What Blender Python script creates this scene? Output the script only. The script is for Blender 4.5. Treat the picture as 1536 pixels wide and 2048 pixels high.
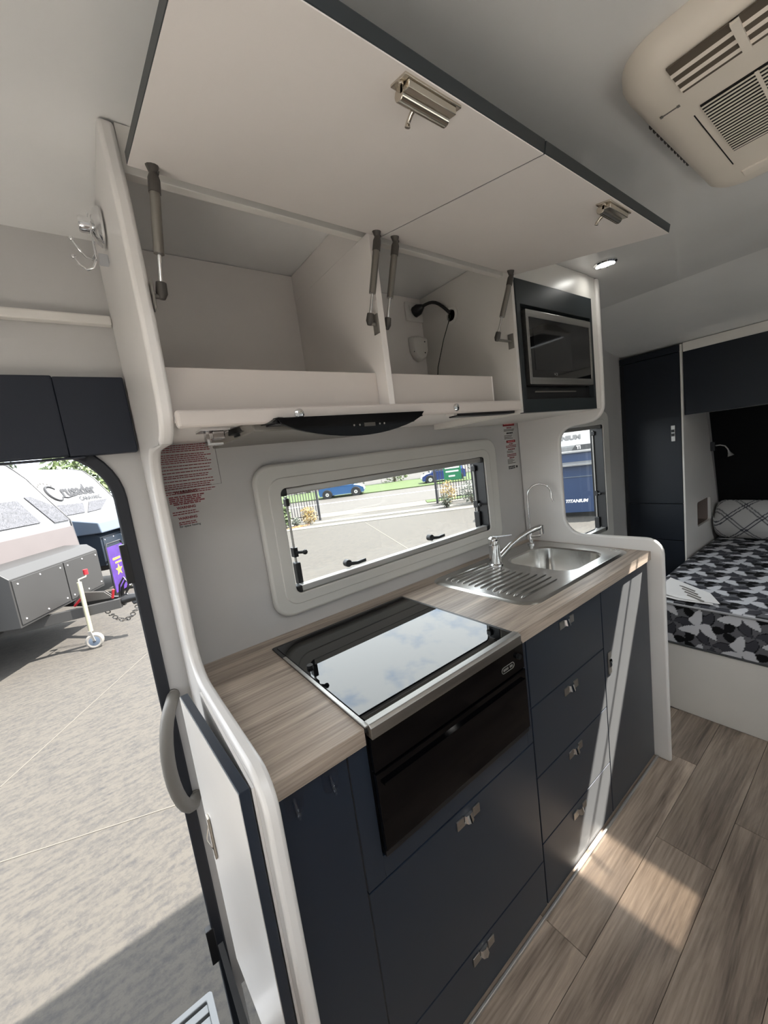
import bpy, bmesh, math, random
from mathutils import Vector, Matrix
random.seed(7)
for _o in list(bpy.data.objects):
    bpy.data.objects.remove(_o, do_unlink=True)
SC = bpy.context.scene
COL = SC.collection
R = math.radians

# ------------------------------------------------------------------ camera
cam_d = bpy.data.cameras.new('camera')
cam_d.sensor_fit = 'VERTICAL'; cam_d.sensor_height = 36.0
cam_d.lens = 36.0 * 779.36 / 2048.0
cam_d.clip_start = 0.02; cam_d.clip_end = 500
cam = bpy.data.objects.new('camera', cam_d); COL.objects.link(cam)
def cam_axes(a, b, c):
    f0 = Vector((math.sin(a), math.cos(a), 0)); r0 = Vector((math.cos(a), -math.sin(a), 0)); u0 = Vector((0, 0, 1))
    f1 = f0*math.cos(b) + u0*math.sin(b); u1 = u0*math.cos(b) - f0*math.sin(b)
    r2 = r0*math.cos(c) + u1*math.sin(c); u2 = u1*math.cos(c) - r0*math.sin(c)
    return r2, u2, f1
_r, _u, _f = cam_axes(0.6286, -0.1348, -0.1320)
_m = Matrix.Identity(4)
for i in range(3):
    _m[i][0] = _r[i]; _m[i][1] = _u[i]; _m[i][2] = -_f[i]
_m[0][3], _m[1][3], _m[2][3] = -0.1431, -1.1432, 1.3929
cam.matrix_world = _m
SC.camera = cam

# ------------------------------------------------------------------ exposure, sky, sun
SC.view_settings.view_transform = 'Standard'; SC.view_settings.look = 'None'
SC.view_settings.gamma = 1.0; SC.view_settings.use_curve_mapping = False
SC.view_settings.exposure = -0.08
SKY = 5.4
SUN = 27.0
LAMP = 0.8
world = bpy.data.worlds.new('sky'); SC.world = world; world.use_nodes = True
wn = world.node_tree; wn.nodes.clear()
def wnode(t): return wn.nodes.new(t)
_tc = wnode('ShaderNodeTexCoord'); _mp = wnode('ShaderNodeMapping'); _mp.inputs['Scale'].default_value = (1.0, 1.0, 2.2)
_nz = wnode('ShaderNodeTexNoise'); _nz.inputs['Scale'].default_value = 5.5; _nz.inputs['Detail'].default_value = 9; _nz.inputs['Roughness'].default_value = 0.62
_rp = wnode('ShaderNodeValToRGB')
_rp.color_ramp.elements[0].position = 0.34; _rp.color_ramp.elements[0].color = (0.50, 0.64, 0.86, 1)
_rp.color_ramp.elements[1].position = 0.50; _rp.color_ramp.elements[1].color = (0.93, 0.97, 1.0, 1)
_bg = wnode('ShaderNodeBackground'); _bg.inputs['Strength'].default_value = SKY
_ot = wnode('ShaderNodeOutputWorld')
wn.links.new(_tc.outputs['Generated'], _mp.inputs['Vector']); wn.links.new(_mp.outputs['Vector'], _nz.inputs['Vector'])
wn.links.new(_nz.outputs['Fac'], _rp.inputs['Fac']); wn.links.new(_rp.outputs['Color'], _bg.inputs['Color'])
wn.links.new(_bg.outputs['Background'], _ot.inputs['Surface'])
sun_d = bpy.data.lights.new('sun', 'SUN'); sun_d.energy = SUN; sun_d.angle = R(0.6); sun_d.color = (1.0, 0.96, 0.90)
sun = bpy.data.objects.new('sun', sun_d); COL.objects.link(sun)
SUN_DIR = Vector((-0.54, 0.32, -1.0))
sun.rotation_euler = SUN_DIR.to_track_quat('-Z', 'Y').to_euler(); sun.location = (6, -4, 12)

# ------------------------------------------------------------------ helpers
def lin(c):
    c = c/255.0
    return c/12.92 if c <= 0.04045 else ((c+0.055)/1.055)**2.4
def rgb(r, g, b): return (lin(r), lin(g), lin(b), 1.0)

MATS = {}
def pm(name, col, rough=0.5, metal=0.0, spec=0.5, ior=None, noise=None, bump=None, coat=0.0, alpha=None, emit=None, aniso=None, sheen=0.0):
    """Principled material; noise=(scale xyz, amount) varies the colour; bump=(scale, strength)."""
    if name in MATS: return MATS[name]
    m = bpy.data.materials.new(name); m.use_nodes = True
    nt = m.node_tree; p = nt.nodes['Principled BSDF']
    p.inputs['Base Color'].default_value = col
    p.inputs['Roughness'].default_value = rough; p.inputs['Metallic'].default_value = metal
    p.inputs['Specular IOR Level'].default_value = spec
    if ior: p.inputs['IOR'].default_value = ior
    if coat: p.inputs['Coat Weight'].default_value = coat; p.inputs['Coat Roughness'].default_value = 0.08
    if sheen: p.inputs['Sheen Weight'].default_value = sheen; p.inputs['Sheen Roughness'].default_value = 0.45; p.inputs['Sheen Tint'].default_value = (1, .96, .86, 1)
    if emit:
        p.inputs['Emission Color'].default_value = emit[0]; p.inputs['Emission Strength'].default_value = emit[1]
    tc = nt.nodes.new('ShaderNodeTexCoord')
    sc, am = noise if noise else ((3, 3, 3), 0.04)
    mp = nt.nodes.new('ShaderNodeMapping'); mp.inputs['Scale'].default_value = sc
    nz = nt.nodes.new('ShaderNodeTexNoise'); nz.inputs['Scale'].default_value = 1.0; nz.inputs['Detail'].default_value = 5
    mr = nt.nodes.new('ShaderNodeMapRange'); mr.inputs['To Min'].default_value = 1-am; mr.inputs['To Max'].default_value = 1+am
    mr.inputs['From Min'].default_value = 0.3; mr.inputs['From Max'].default_value = 0.7
    mx = nt.nodes.new('ShaderNodeVectorMath'); mx.operation = 'SCALE'; mx.inputs[0].default_value = col[:3]
    nt.links.new(tc.outputs['Object'], mp.inputs['Vector']); nt.links.new(mp.outputs['Vector'], nz.inputs['Vector'])
    nt.links.new(nz.outputs['Fac'], mr.inputs['Value']); nt.links.new(mr.outputs['Result'], mx.inputs['Scale'])
    nt.links.new(mx.outputs['Vector'], p.inputs['Base Color'])
    if bump:
        nb = nt.nodes.new('ShaderNodeTexNoise'); nb.inputs['Scale'].default_value = bump[0]; nb.inputs['Detail'].default_value = 6
        bp = nt.nodes.new('ShaderNodeBump'); bp.inputs['Strength'].default_value = bump[1]; bp.inputs['Distance'].default_value = 0.01
        nt.links.new(tc.outputs['Object'], nb.inputs['Vector']); nt.links.new(nb.outputs['Fac'], bp.inputs['Height'])
        nt.links.new(bp.outputs['Normal'], p.inputs['Normal'])
    MATS[name] = m
    return m

def wood(name, dark, light, scale=(1.2, 22, 22), rough=0.45, per_object=False, spec=0.4):
    m = bpy.data.materials.new(name); m.use_nodes = True
    nt = m.node_tree; p = nt.nodes['Principled BSDF']
    p.inputs['Roughness'].default_value = rough; p.inputs['Specular IOR Level'].default_value = spec
    tc = nt.nodes.new('ShaderNodeTexCoord'); mp = nt.nodes.new('ShaderNodeMapping'); mp.inputs['Scale'].default_value = scale
    n1 = nt.nodes.new('ShaderNodeTexNoise'); n1.inputs['Scale'].default_value = 1.0; n1.inputs['Detail'].default_value = 8; n1.inputs['Roughness'].default_value = 0.65
    n1.inputs['Distortion'].default_value = 0.6
    n2 = nt.nodes.new('ShaderNodeTexNoise'); n2.inputs['Scale'].default_value = 4.5; n2.inputs['Detail'].default_value = 6
    mp2 = nt.nodes.new('ShaderNodeMapping'); mp2.inputs['Scale'].default_value = (scale[0]*1.0, scale[1]*2.6, scale[2]*2.6)
    ad = nt.nodes.new('ShaderNodeMath'); ad.operation = 'MULTIPLY_ADD'; ad.inputs[1].default_value = 0.45
    rp = nt.nodes.new('ShaderNodeValToRGB'); rp.color_ramp.elements[0].color = dark; rp.color_ramp.elements[1].color = light
    rp.color_ramp.elements[0].position = 0.5; rp.color_ramp.elements[1].position = 0.92
    vec = tc.outputs['Object']
    if per_object:
        oi = nt.nodes.new('ShaderNodeObjectInfo'); va = nt.nodes.new('ShaderNodeVectorMath'); va.operation = 'MULTIPLY_ADD'
        va.inputs[1].default_value = (37, 91, 53)
        cb = nt.nodes.new('ShaderNodeCombineXYZ')
        for k in range(3): nt.links.new(oi.outputs['Random'], cb.inputs[k])
        nt.links.new(cb.outputs['Vector'], va.inputs[0]); nt.links.new(tc.outputs['Object'], va.inputs[2]); vec = va.outputs['Vector']
    nt.links.new(vec, mp.inputs['Vector']); nt.links.new(vec, mp2.inputs['Vector'])
    nt.links.new(mp.outputs['Vector'], n1.inputs['Vector']); nt.links.new(mp2.outputs['Vector'], n2.inputs['Vector'])
    nt.links.new(n2.outputs['Fac'], ad.inputs[0]); nt.links.new(n1.outputs['Fac'], ad.inputs[2])
    nt.links.new(ad.outputs['Value'], rp.inputs['Fac'])
    out = rp.outputs['Color']
    if per_object:
        hs = nt.nodes.new('ShaderNodeHueSaturation'); mr = nt.nodes.new('ShaderNodeMapRange')
        mr.inputs['To Min'].default_value = 0.78; mr.inputs['To Max'].default_value = 1.2
        nt.links.new(oi.outputs['Random'], mr.inputs['Value']); nt.links.new(mr.outputs['Result'], hs.inputs['Value'])
        nt.links.new(out, hs.inputs['Color']); out = hs.outputs['Color']
    nt.links.new(out, p.inputs['Base Color'])
    bp = nt.nodes.new('ShaderNodeBump'); bp.inputs['Strength'].default_value = 0.06; bp.inputs['Distance'].default_value = 0.004
    nt.links.new(n2.outputs['Fac'], bp.inputs['Height']); nt.links.new(bp.outputs['Normal'], p.inputs['Normal'])
    MATS[name] = m
    return m

def glass(name, tint=(1, 1, 1, 1), ior=1.45, rough=0.0):
    m = bpy.data.materials.new(name); m.use_nodes = True
    nt = m.node_tree; nt.nodes.clear()
    o = nt.nodes.new('ShaderNodeOutputMaterial'); t = nt.nodes.new('ShaderNodeBsdfTransparent'); g = nt.nodes.new('ShaderNodeBsdfGlossy')
    lw = nt.nodes.new('ShaderNodeLayerWeight'); lw.inputs['Blend'].default_value = 0.5
    pw = nt.nodes.new('ShaderNodeMath'); pw.operation = 'POWER'; pw.inputs[1].default_value = 5.0
    f = nt.nodes.new('ShaderNodeMath'); f.operation = 'MULTIPLY_ADD'; f.inputs[1].default_value = 0.5; f.inputs[2].default_value = 0.03
    nt.links.new(lw.outputs['Facing'], pw.inputs[0]); nt.links.new(pw.outputs['Value'], f.inputs[0]); mx = nt.nodes.new('ShaderNodeMixShader')
    t.inputs['Color'].default_value = tint; g.inputs['Roughness'].default_value = rough
    nt.links.new(f.outputs['Value'], mx.inputs['Fac']); nt.links.new(t.outputs['BSDF'], mx.inputs[1]); nt.links.new(g.outputs['BSDF'], mx.inputs[2])
    nt.links.new(mx.outputs['Shader'], o.inputs['Surface'])
    MATS[name] = m
    return m

def vcol_mat(name, rough=0.8):
    m = bpy.data.materials.new(name); m.use_nodes = True
    nt = m.node_tree; p = nt.nodes['Principled BSDF']; p.inputs['Roughness'].default_value = rough; p.inputs['Specular IOR Level'].default_value = 0.2
    a = nt.nodes.new('ShaderNodeAttribute'); a.attribute_name = 'Col'
    nt.links.new(a.outputs['Color'], p.inputs['Base Color'])
    return m

def V(*a): return Vector(a)
def rrect(x0, x1, y0, y1, r, k=6):
    """rounded rectangle, CCW, 4*(k+1) points starting at lower left corner arc"""
    rs = r if isinstance(r, (tuple, list)) else (r,)*4   # ll, lr, ur, ul
    P = []
    for (cx, cy, a0, rr) in ((x0+rs[0], y0+rs[0], 180, rs[0]), (x1-rs[1], y0+rs[1], 270, rs[1]), (x1-rs[2], y1-rs[2], 0, rs[2]), (x0+rs[3], y1-rs[3], 90, rs[3])):
        for i in range(k+1):
            a = R(a0 + 90*i/k); P.append((cx+rr*math.cos(a), cy+rr*math.sin(a)))
    return P
def rect_like(x0, x1, y0, y1, k=6):
    P = []
    for c in ((x0, y0), (x1, y0), (x1, y1), (x0, y1)):
        P += [c]*(k+1)
    return P
def arc(cx, cy, r, a0, a1, k=6): return [(cx+r*math.cos(R(a0+(a1-a0)*i/k)), cy+r*math.sin(R(a0+(a1-a0)*i/k))) for i in range(k+1)]

class MB:
    def __init__(s): s.v = []; s.f = []
    def _add(s, vs, fs):
        n = len(s.v); s.v += [Vector(p) for p in vs]
        for f in fs: s.f.append([i+n for i in f])
        return s
    def box(s, x0, x1, y0, y1, z0, z1):
        return s._add([(x0,y0,z0),(x1,y0,z0),(x1,y1,z0),(x0,y1,z0),(x0,y0,z1),(x1,y0,z1),(x1,y1,z1),(x0,y1,z1)],
                      [(0,3,2,1),(4,5,6,7),(0,1,5,4),(1,2,6,5),(2,3,7,6),(3,0,4,7)])
    def prism(s, poly, off):
        """poly: list of 3D points; off: extrusion vector"""
        n = len(poly); off = Vector(off); P = [Vector(p) for p in poly]
        vs = P + [p+off for p in P]
        fs = [tuple(range(n))[::-1], tuple(range(n, 2*n))] + [(i, (i+1) % n, n+(i+1) % n, n+i) for i in range(n)]
        return s._add(vs, fs)
    def ring(s, outer, inner, off):
        n = len(outer); off = Vector(off)
        O = [Vector(p) for p in outer]; I = [Vector(p) for p in inner]
        vs = O + I + [p+off for p in O] + [p+off for p in I]
        fs = []
        def q(*ids):
            out = []
            for i in ids:
                if not out or (vs[i]-vs[out[-1]]).length > 1e-7: out.append(i)
            if len(out) > 1 and (vs[out[0]]-vs[out[-1]]).length < 1e-7: out.pop()
            if len(out) > 2: fs.append(tuple(out))
        for i in range(n):
            j = (i+1) % n
            q(i, j, n+j, n+i); q(2*n+i, 3*n+i, 3*n+j, 2*n+j); q(n+i, n+j, 3*n+j, 3*n+i); q(j, i, 2*n+i, 2*n+j)
        return s._add(vs, fs)
    def loft(s, loops, cap0=True, cap1=True, closed=True):
        n = len(loops[0]); vs = [p for l in loops for p in l]; fs = []
        for k in range(len(loops)-1):
            for i in range(n if closed else n-1):
                j = (i+1) % n; fs.append((k*n+i, k*n+j, (k+1)*n+j, (k+1)*n+i))
        if cap0: fs.append(tuple(range(n))[::-1])
        if cap1: fs.append(tuple(range((len(loops)-1)*n, len(loops)*n)))
        return s._add(vs, fs)
    def tube(s, path, r, seg=8, closed=False, caps=True):
        P = [Vector(p) for p in path]; n = len(P); rs = r if isinstance(r, (list, tuple)) else [r]*n
        loops = []; up = None
        for i in range(n):
            if closed: t = P[(i+1) % n]-P[i-1]
            else: t = P[min(i+1, n-1)]-P[max(i-1, 0)]
            t.normalize()
            if up is None:
                up = Vector((0, 0, 1)) if abs(t.z) < 0.9 else Vector((1, 0, 0))
            a = up - t*up.dot(t)
            if a.length < 1e-5: a = t.orthogonal()
            a.normalize(); up = a; b = t.cross(a)
            loops.append([P[i] + (a*math.cos(2*math.pi*k/seg) + b*math.sin(2*math.pi*k/seg))*rs[i] for k in range(seg)])
        if closed: loops.append(loops[0]); caps = False
        return s.loft(loops, caps, caps)
    def cyl(s, p0, p1, r0, r1=None, seg=16): return s.tube([p0, p1], [r0, r0 if r1 is None else r1], seg)
    def lathe(s, prof, base, axis=(0, 0, 1), seg=20):
        base = Vector(base); ax = Vector(axis).normalized(); a = ax.orthogonal().normalized(); b = ax.cross(a)
        loops = [[base + ax*h + (a*math.cos(2*math.pi*k/seg) + b*math.sin(2*math.pi*k/seg))*max(r, 1e-4) for k in range(seg)] for (r, h) in prof]
        return s.loft(loops)
    def ball(s, c, r, seg=12, sc=(1, 1, 1)):
        c = Vector(c); k = seg//2
        loops = []
        for i in range(k+1):
            a = -math.pi/2 + math.pi*i/k
            loops.append([c + Vector((max(math.cos(a), 1e-3)*math.cos(2*math.pi*j/seg)*r*sc[0], max(math.cos(a), 1e-3)*math.sin(2*math.pi*j/seg)*r*sc[1], math.sin(a)*r*sc[2])) for j in range(seg)])
        return s.loft(loops)
    def xform(s, M):
        s.v = [M @ p for p in s.v]; return s
    def join(s, o):
        return s._add(o.v, o.f)

WM = {}
def _mat_of(o): return WM.get(o.name, Matrix.Identity(4))
def tag(o, label=None, cat=None, group=None, kind=None):
    if label: o['label'] = label
    if cat: o['category'] = cat
    if group: o['group'] = group
    if kind: o['kind'] = kind
    return o
def T(name, label, cat, loc, rz=0.0, group=None):
    o = bpy.data.objects.new(name, None); COL.objects.link(o); o.empty_display_size = 0.05
    o.location = loc; o.rotation_euler = (0, 0, rz)
    WM[o.name] = Matrix.Translation(Vector(loc)) @ Matrix.Rotation(rz, 4, 'Z')
    return tag(o, label, cat, group)
def obj(name, mb, mat, parent=None, bevel=0.0, smooth=None, world=True, label=None, cat=None, group=None, kind=None, seg=2, origin=True):
    """link the builder as one mesh; world=True: builder coordinates are world coordinates"""
    vs = mb.v
    loc = Vector((0, 0, 0))
    if parent is not None:
        if world:
            inv = _mat_of(parent).inverted(); vs = [inv @ p for p in vs]
    elif origin and vs:
        xs = [p.x for p in vs]; ys = [p.y for p in vs]; zs = [p.z for p in vs]
        loc = Vector(((min(xs)+max(xs))/2, (min(ys)+max(ys))/2, min(zs))); vs = [p-loc for p in vs]
    me = bpy.data.meshes.new(name); me.from_pydata([tuple(p) for p in vs], [], mb.f); me.update()
    bm = bmesh.new(); bm.from_mesh(me)
    bmesh.ops.recalc_face_normals(bm, faces=bm.faces[:]); bm.to_mesh(me); bm.free()
    if mat is not None: me.materials.append(mat)
    o = bpy.data.objects.new(name, me); COL.objects.link(o); o.location = loc
    if parent is not None:
        o.parent = parent; WM[o.name] = _mat_of(parent)
    else: WM[o.name] = Matrix.Translation(loc)
    if smooth is not None:
        for p in me.polygons: p.use_smooth = True
        me.set_sharp_from_angle(angle=R(smooth))
    if bevel:
        b = o.modifiers.new('bevel', 'BEVEL'); b.width = bevel; b.segments = seg; b.limit_method = 'ANGLE'; b.angle_limit = R(35)
        b.harden_normals = False
    return tag(o, label, cat, group, kind)
def copy_tree(o, parent=None):
    c = o.copy(); COL.objects.link(c)
    if parent is not None: c.parent = parent
    for ch in list(o.children): copy_tree(ch, c)
    return c

def text_mb(txt, size, org, right, up, shear=0.0, depth=0.0, bold=0.0, align='LEFT'):
    cu = bpy.data.curves.new('t', 'FONT'); cu.body = txt; cu.size = size; cu.shear = shear; cu.offset = bold; cu.align_x = align
    cu.resolution_u = 3
    to = bpy.data.objects.new('t', cu); COL.objects.link(to)
    bpy.context.view_layer.update()
    me = to.to_mesh()
    right = Vector(right).normalized(); up = Vector(up).normalized(); nrm = right.cross(up); org = Vector(org)
    mb = MB()
    mb.v = [org + right*v.co.x + up*v.co.y + nrm*(v.co.z+depth) for v in me.vertices]
    mb.f = [list(p.vertices) for p in me.polygons]
    to.to_mesh_clear(); bpy.data.objects.remove(to, do_unlink=True); bpy.data.curves.remove(cu)
    return mb

# ------------------------------------------------------------------ materials
M_white = pm('white_laminate', rgb(222, 218, 212), 0.32, spec=0.5)
M_wall = pm('white_gloss_wall', rgb(190, 188, 186), 0.22, spec=0.5)
M_lip = pm('lip_board_shaded', rgb(208, 199, 192), 0.5, spec=0.3)  # inner board in a darker tone: shade of the upright faces put into the colour
M_ceil = pm('white_gloss_ceiling', rgb(230, 229, 227), 0.06, spec=0.6)
M_inner = pm('matt_white_board', rgb(234, 228, 223), 0.55, spec=0.3)
M_panel = pm('end_panel_white', rgb(226, 222, 218), 0.3, spec=0.5)
M_navy = pm('navy_satin_front', rgb(19, 32, 48), 0.38, spec=0.38, noise=((2, 2, 2), 0.06), sheen=0.16)
M_lift = pm('charcoal_lift_door', rgb(40, 46, 49), 0.4, spec=0.4)
M_strut = pm('strut_grey', rgb(140, 136, 130), 0.3, metal=0.85)
M_navyd = pm('navy_wardrobe', rgb(22, 28, 37), 0.4, spec=0.38)
M_carc = pm('dark_carcass', rgb(20, 22, 26), 0.7)
M_top = wood('oak_worktop', rgb(110, 97, 88), rgb(196, 180, 164), (1.3, 20, 20), 0.42)
M_plank = wood('grey_oak_plank', rgb(98, 86, 77), rgb(184, 166, 150), (1.4, 14, 14), 0.4, per_object=True)
M_black = pm('black_plastic', rgb(20, 20, 22), 0.4)
M_blackframe = pm('black_door_frame', rgb(30, 33, 40), 0.4)
M_bglass = pm('black_oven_glass', rgb(4, 4, 6), 0.06, spec=0.22)
M_lid = pm('tinted_glass_lid', rgb(8, 9, 11), 0.012, spec=0.5, ior=1.68)
M_steel = pm('stainless_steel', rgb(196, 194, 190), 0.24, metal=1.0, noise=((4, 90, 90), 0.06))
M_bsteel = pm('brushed_steel', rgb(180, 178, 174), 0.34, metal=1.0, noise=((4, 90, 90), 0.1))
M_chrome = pm('chrome', rgb(225, 225, 225), 0.08, metal=1.0)
M_bronze = pm('warm_nickel', rgb(205, 197, 184), 0.2, metal=1.0)
M_alu = pm('aluminium', rgb(190, 188, 184), 0.35, metal=0.7)
M_cream = pm('cream_window_moulding', rgb(205, 203, 197), 0.4)
M_pane = glass('clear_acrylic_pane', (0.97, 0.98, 0.97, 1))
M_grey = pm('grey_plastic', rgb(120, 116, 110), 0.45)
M_dgrey = pm('dark_grey_plastic', rgb(70, 66, 62), 0.45)
M_red = pm('red_print', rgb(142, 72, 76), 0.6)
M_redd = pm('red_block', rgb(140, 16, 26), 0.5)
M_ink = pm('black_print', rgb(30, 30, 32), 0.6)
M_paper = pm('white_print', rgb(225, 222, 220), 0.6)
M_clear = glass('clear_plastic', (0.9, 0.92, 0.95, 1), 1.5, 0.1)
M_emit = pm('lamp_lens', rgb(250, 255, 250), 0.4, emit=((0.93, 1.0, 0.95, 1), 6.0))
M_fabric = pm('navy_vinyl', rgb(22, 29, 43), 0.55, bump=(180, 0.03))
M_blackfab = pm('black_headboard_fabric', rgb(12, 12, 13), 0.85, spec=0.2)
M_ac = pm('ac_cream_plastic', rgb(243, 233, 219), 0.45)
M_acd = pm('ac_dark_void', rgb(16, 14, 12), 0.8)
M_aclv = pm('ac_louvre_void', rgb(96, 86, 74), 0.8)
# ================================================================== the setting
G = -0.62                                    # ground level outside
XL, XR_, YF = -1.70, 3.66, -2.10
def zc(x): return 1.975 if x <= 2.0 else 1.975 - 0.20*(x-2.0)

# floor with planks
fl = obj('floor', MB().box(XL, XR_, YF, -.26, -0.09, -0.004).box(-.037, XR_, -.26, 0, -.09, -.004).box(XL, -.80, -.26, 0, -.09, -.004).box(-.80, -.037, -.26, .0, -.30, -.27), M_carc, kind='structure', origin=False)
def plank(x0, x1, y0, y1):
    obj('plank', MB().box(x0+.0006, x1-.0006, y0+.0006, y1-.0006, -0.004, 0.0), M_plank, fl, bevel=0.0008, seg=1)
PW = 0.158
seams = [0.68, 1.17, 1.40, 0.92, 0.50, 1.30, 0.80, 1.05, 0.60, 1.22]
for k in range(10):
    y1 = -0.505 - PW*k; y0 = max(y1-PW, YF)
    xs = sorted([XL, 1.94] + [seams[k]+.92*j for j in range(-3, 2) if XL < seams[k]+.92*j < 1.94])
    for a, b in zip(xs[:-1], xs[1:]): plank(a, b, y0, y1)
plank(1.572, 1.928, -.505, -.345); plank(1.572, 1.928, -.345, -.19); plank(1.572, 1.928, -.19, -.002); plank(XL, -.8, -.505, -.262); plank(-.8, -.04, -.505, -.262)

# kitchen side wall (y = 0) with door and window openings
wb = MB()
def wall_ring(b, x0, x1, z0, z1, hx0, hx1, hz0, hz1, r, y0, y1, k=6):
    rs = r if isinstance(r, tuple) else (r,)*4
    inn = [V(x, y0, z) for x, z in rrect(hx0, hx1, hz0, hz1, rs, k)]
    out = [V(x, y0, z) for x, z in rect_like(x0, x1, z0, z1, k)]
    b.ring(out, inn, (0, y1-y0, 0))
wall_ring(wb, XL, -0.062, -0.33, 2.04, -0.745, -0.092, -0.26, 1.515, (.001, .001, .13, .13), 0.0, 0.045)
wall_ring(wb, -0.062, 1.62, -0.09, 2.04, 0.300, 1.245, 1.017, 1.345, 0.02, 0.0, 0.045)
wall_ring(wb, 1.62, XR_, -0.09, 2.04, 1.76, 2.375, 0.770, 1.425, 0.03, 0.0, 0.045)
obj('wall_back', wb, M_wall, kind='structure', origin=False)
# opposite wall, rear wall and front wall (behind or beside the camera)
wf = MB()
wall_ring(wf, XL, -0.25, -0.09, 2.04, -1.25, -0.75, 1.05, 1.40, 0.05, YF, YF-.045)
wall_ring(wf, -0.25, XR_, -0.09, 2.04, 0.62, 2.32, 0.93, 1.66, 0.05, YF, YF-.045)  # unseen window, widened so that sun strikes the cabinet top below it
obj('wall_front', wf, M_wall, kind='structure', origin=False)
wl = MB()
inn = [V(XL, y, z) for y, z in rrect(-1.65, -0.45, 0.95, 1.50, 0.05)]
out = [V(XL, y, z) for y, z in rect_like(YF, 0.045, -0.09, 2.04)]
wl.ring(out, inn, (-.045, 0, 0))
obj('wall_left', wl, M_wall, kind='structure', origin=False)
wr = MB().prism([V(3.02, YF, 2.04), V(3.10, YF, 2.04), V(3.76, YF, -.09), V(3.66, YF, -.09)], (0, -YF+.045, 0))
obj('wall_right', wr, M_wall, kind='structure', origin=False)
for i, (a, b_, c, d_) in enumerate(((0.62, 2.32, .93, 1.66), (-1.25, -.75, 1.05, 1.40))):
    o = obj('window_%d' % (i+3), MB().box(a, b_, YF-.03, YF-.026, c, d_), M_pane, kind='structure')
    obj('window_frame', MB().ring([V(x, YF+.02, z) for x, z in rrect(a-.06, b_+.06, c-.06, d_+.06, .08)], [V(x, YF+.02, z) for x, z in rrect(a, b_, c, d_, .05)], (0, -.02, 0)), M_cream, o, bevel=.006)
o = obj('window_5', MB().box(XL-.03, XL-.026, -1.65, -.45, .95, 1.50), M_pane, kind='structure')
obj('window_frame', MB().ring([V(XL+.02, y, z) for y, z in rrect(-1.71, -.39, .89, 1.56, .08)], [V(XL+.02, y, z) for y, z in rrect(-1.65, -.45, .95, 1.50, .05)], (-.02, 0, 0)), M_cream, o, bevel=.006)

# ceiling: flat, then falling towards the nose; a roof hatch lets the sun in
HX0, HX1, HY0, HY1 = 1.925, 2.165, -1.47, -0.885
ce = MB()
def ceil_cell(x0, x1, y0, y1):
    a, b_ = zc(x0), zc(x1)
    ce._add([(x0,y0,a),(x1,y0,b_),(x1,y1,b_),(x0,y1,a),(x0,y0,2.05),(x1,y0,2.05),(x1,y1,2.05),(x0,y1,2.05)],
            [(0,3,2,1),(4,5,6,7),(0,1,5,4),(1,2,6,5),(2,3,7,6),(3,0,4,7)])
RX0, RX1, RY0, RY1 = -0.50, 0.34, -1.88, -1.10          # unseen roof light, added to bring sun into the rear
xb = sorted([XL-.045, RX0, RX1, HX0, 2.0, HX1, 3.2]); yb = sorted([YF-.045, RY0, HY0, RY1, HY1, .05])
for x0, x1 in zip(xb[:-1], xb[1:]):
    for y0, y1 in zip(yb[:-1], yb[1:]):
        mx_, my_ = (x0+x1)/2, (y0+y1)/2
        if (HX0 < mx_ < HX1 and HY0 < my_ < HY1) or (RX0 < mx_ < RX1 and RY0 < my_ < RY1): continue
        ceil_cell(x0, x1, y0, y1)
obj('ceiling', ce, M_ceil, kind='structure', origin=False)
hf = T('roof_hatch', 'white framed roof hatch open to the sky over the bed end', 'roof hatch', (2.04, -1.08, 1.94))
obj('hatch_frame', MB().ring([V(x, y, 1.945) for x, y in rrect(HX0-.05, HX1+.05, HY0-.05, HY1+.05, .04)], [V(x, y, 1.945) for x, y in rrect(HX0, HX1, HY0, HY1, .015)], (0, 0, .11)), M_white, hf, bevel=.004)
obj('beam_filter', MB().box(HX0, HX1, HY0, -1.190, 2.020, 2.022), glass('beam_filter_tint', (.36, .34, .31, 1)), hf)  # added sheet over the lengthened hatch end, weakens the sun on the floor
hb = MB()
pts = [V(HX0+.09+.03*math.sin(t*3), HY1-.37*t, 2.0) for t in [i/12 for i in range(13)]]
hb.tube(pts, .006, 6); obj('shadow_bar', hb, M_dgrey, hf, smooth=40)  # unseen curved bar, added to cast the dark line in the sun patch

rl2 = T('added_roof_light', 'large unseen roof light added to bring sun in behind the kitchen aisle', 'roof light', (-.09, -1.4, 1.95))
obj('hatch_frame', MB().ring([V(x, y, 1.955) for x, y in rrect(RX0-.04, RX1+.04, RY0-.04, RY1+.04, .05)], [V(x, y, 1.955) for x, y in rrect(RX0, RX1, RY0, RY1, .02)], (0, 0, .27)), M_white, rl2, bevel=.004)  # frame raised to keep slanting sky light off the kitchen wall
# trims
obj('trim_1', MB().box(XL, -0.034, -0.022, 0.0, 1.782, 1.803), M_white, kind='structure', bevel=.004)     # ledge over the door
obj('trim_2', MB().box(-.0088, 1.5465, -0.548, -0.540, 0.0, 0.010), M_alu, kind='structure', bevel=.002)

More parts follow.
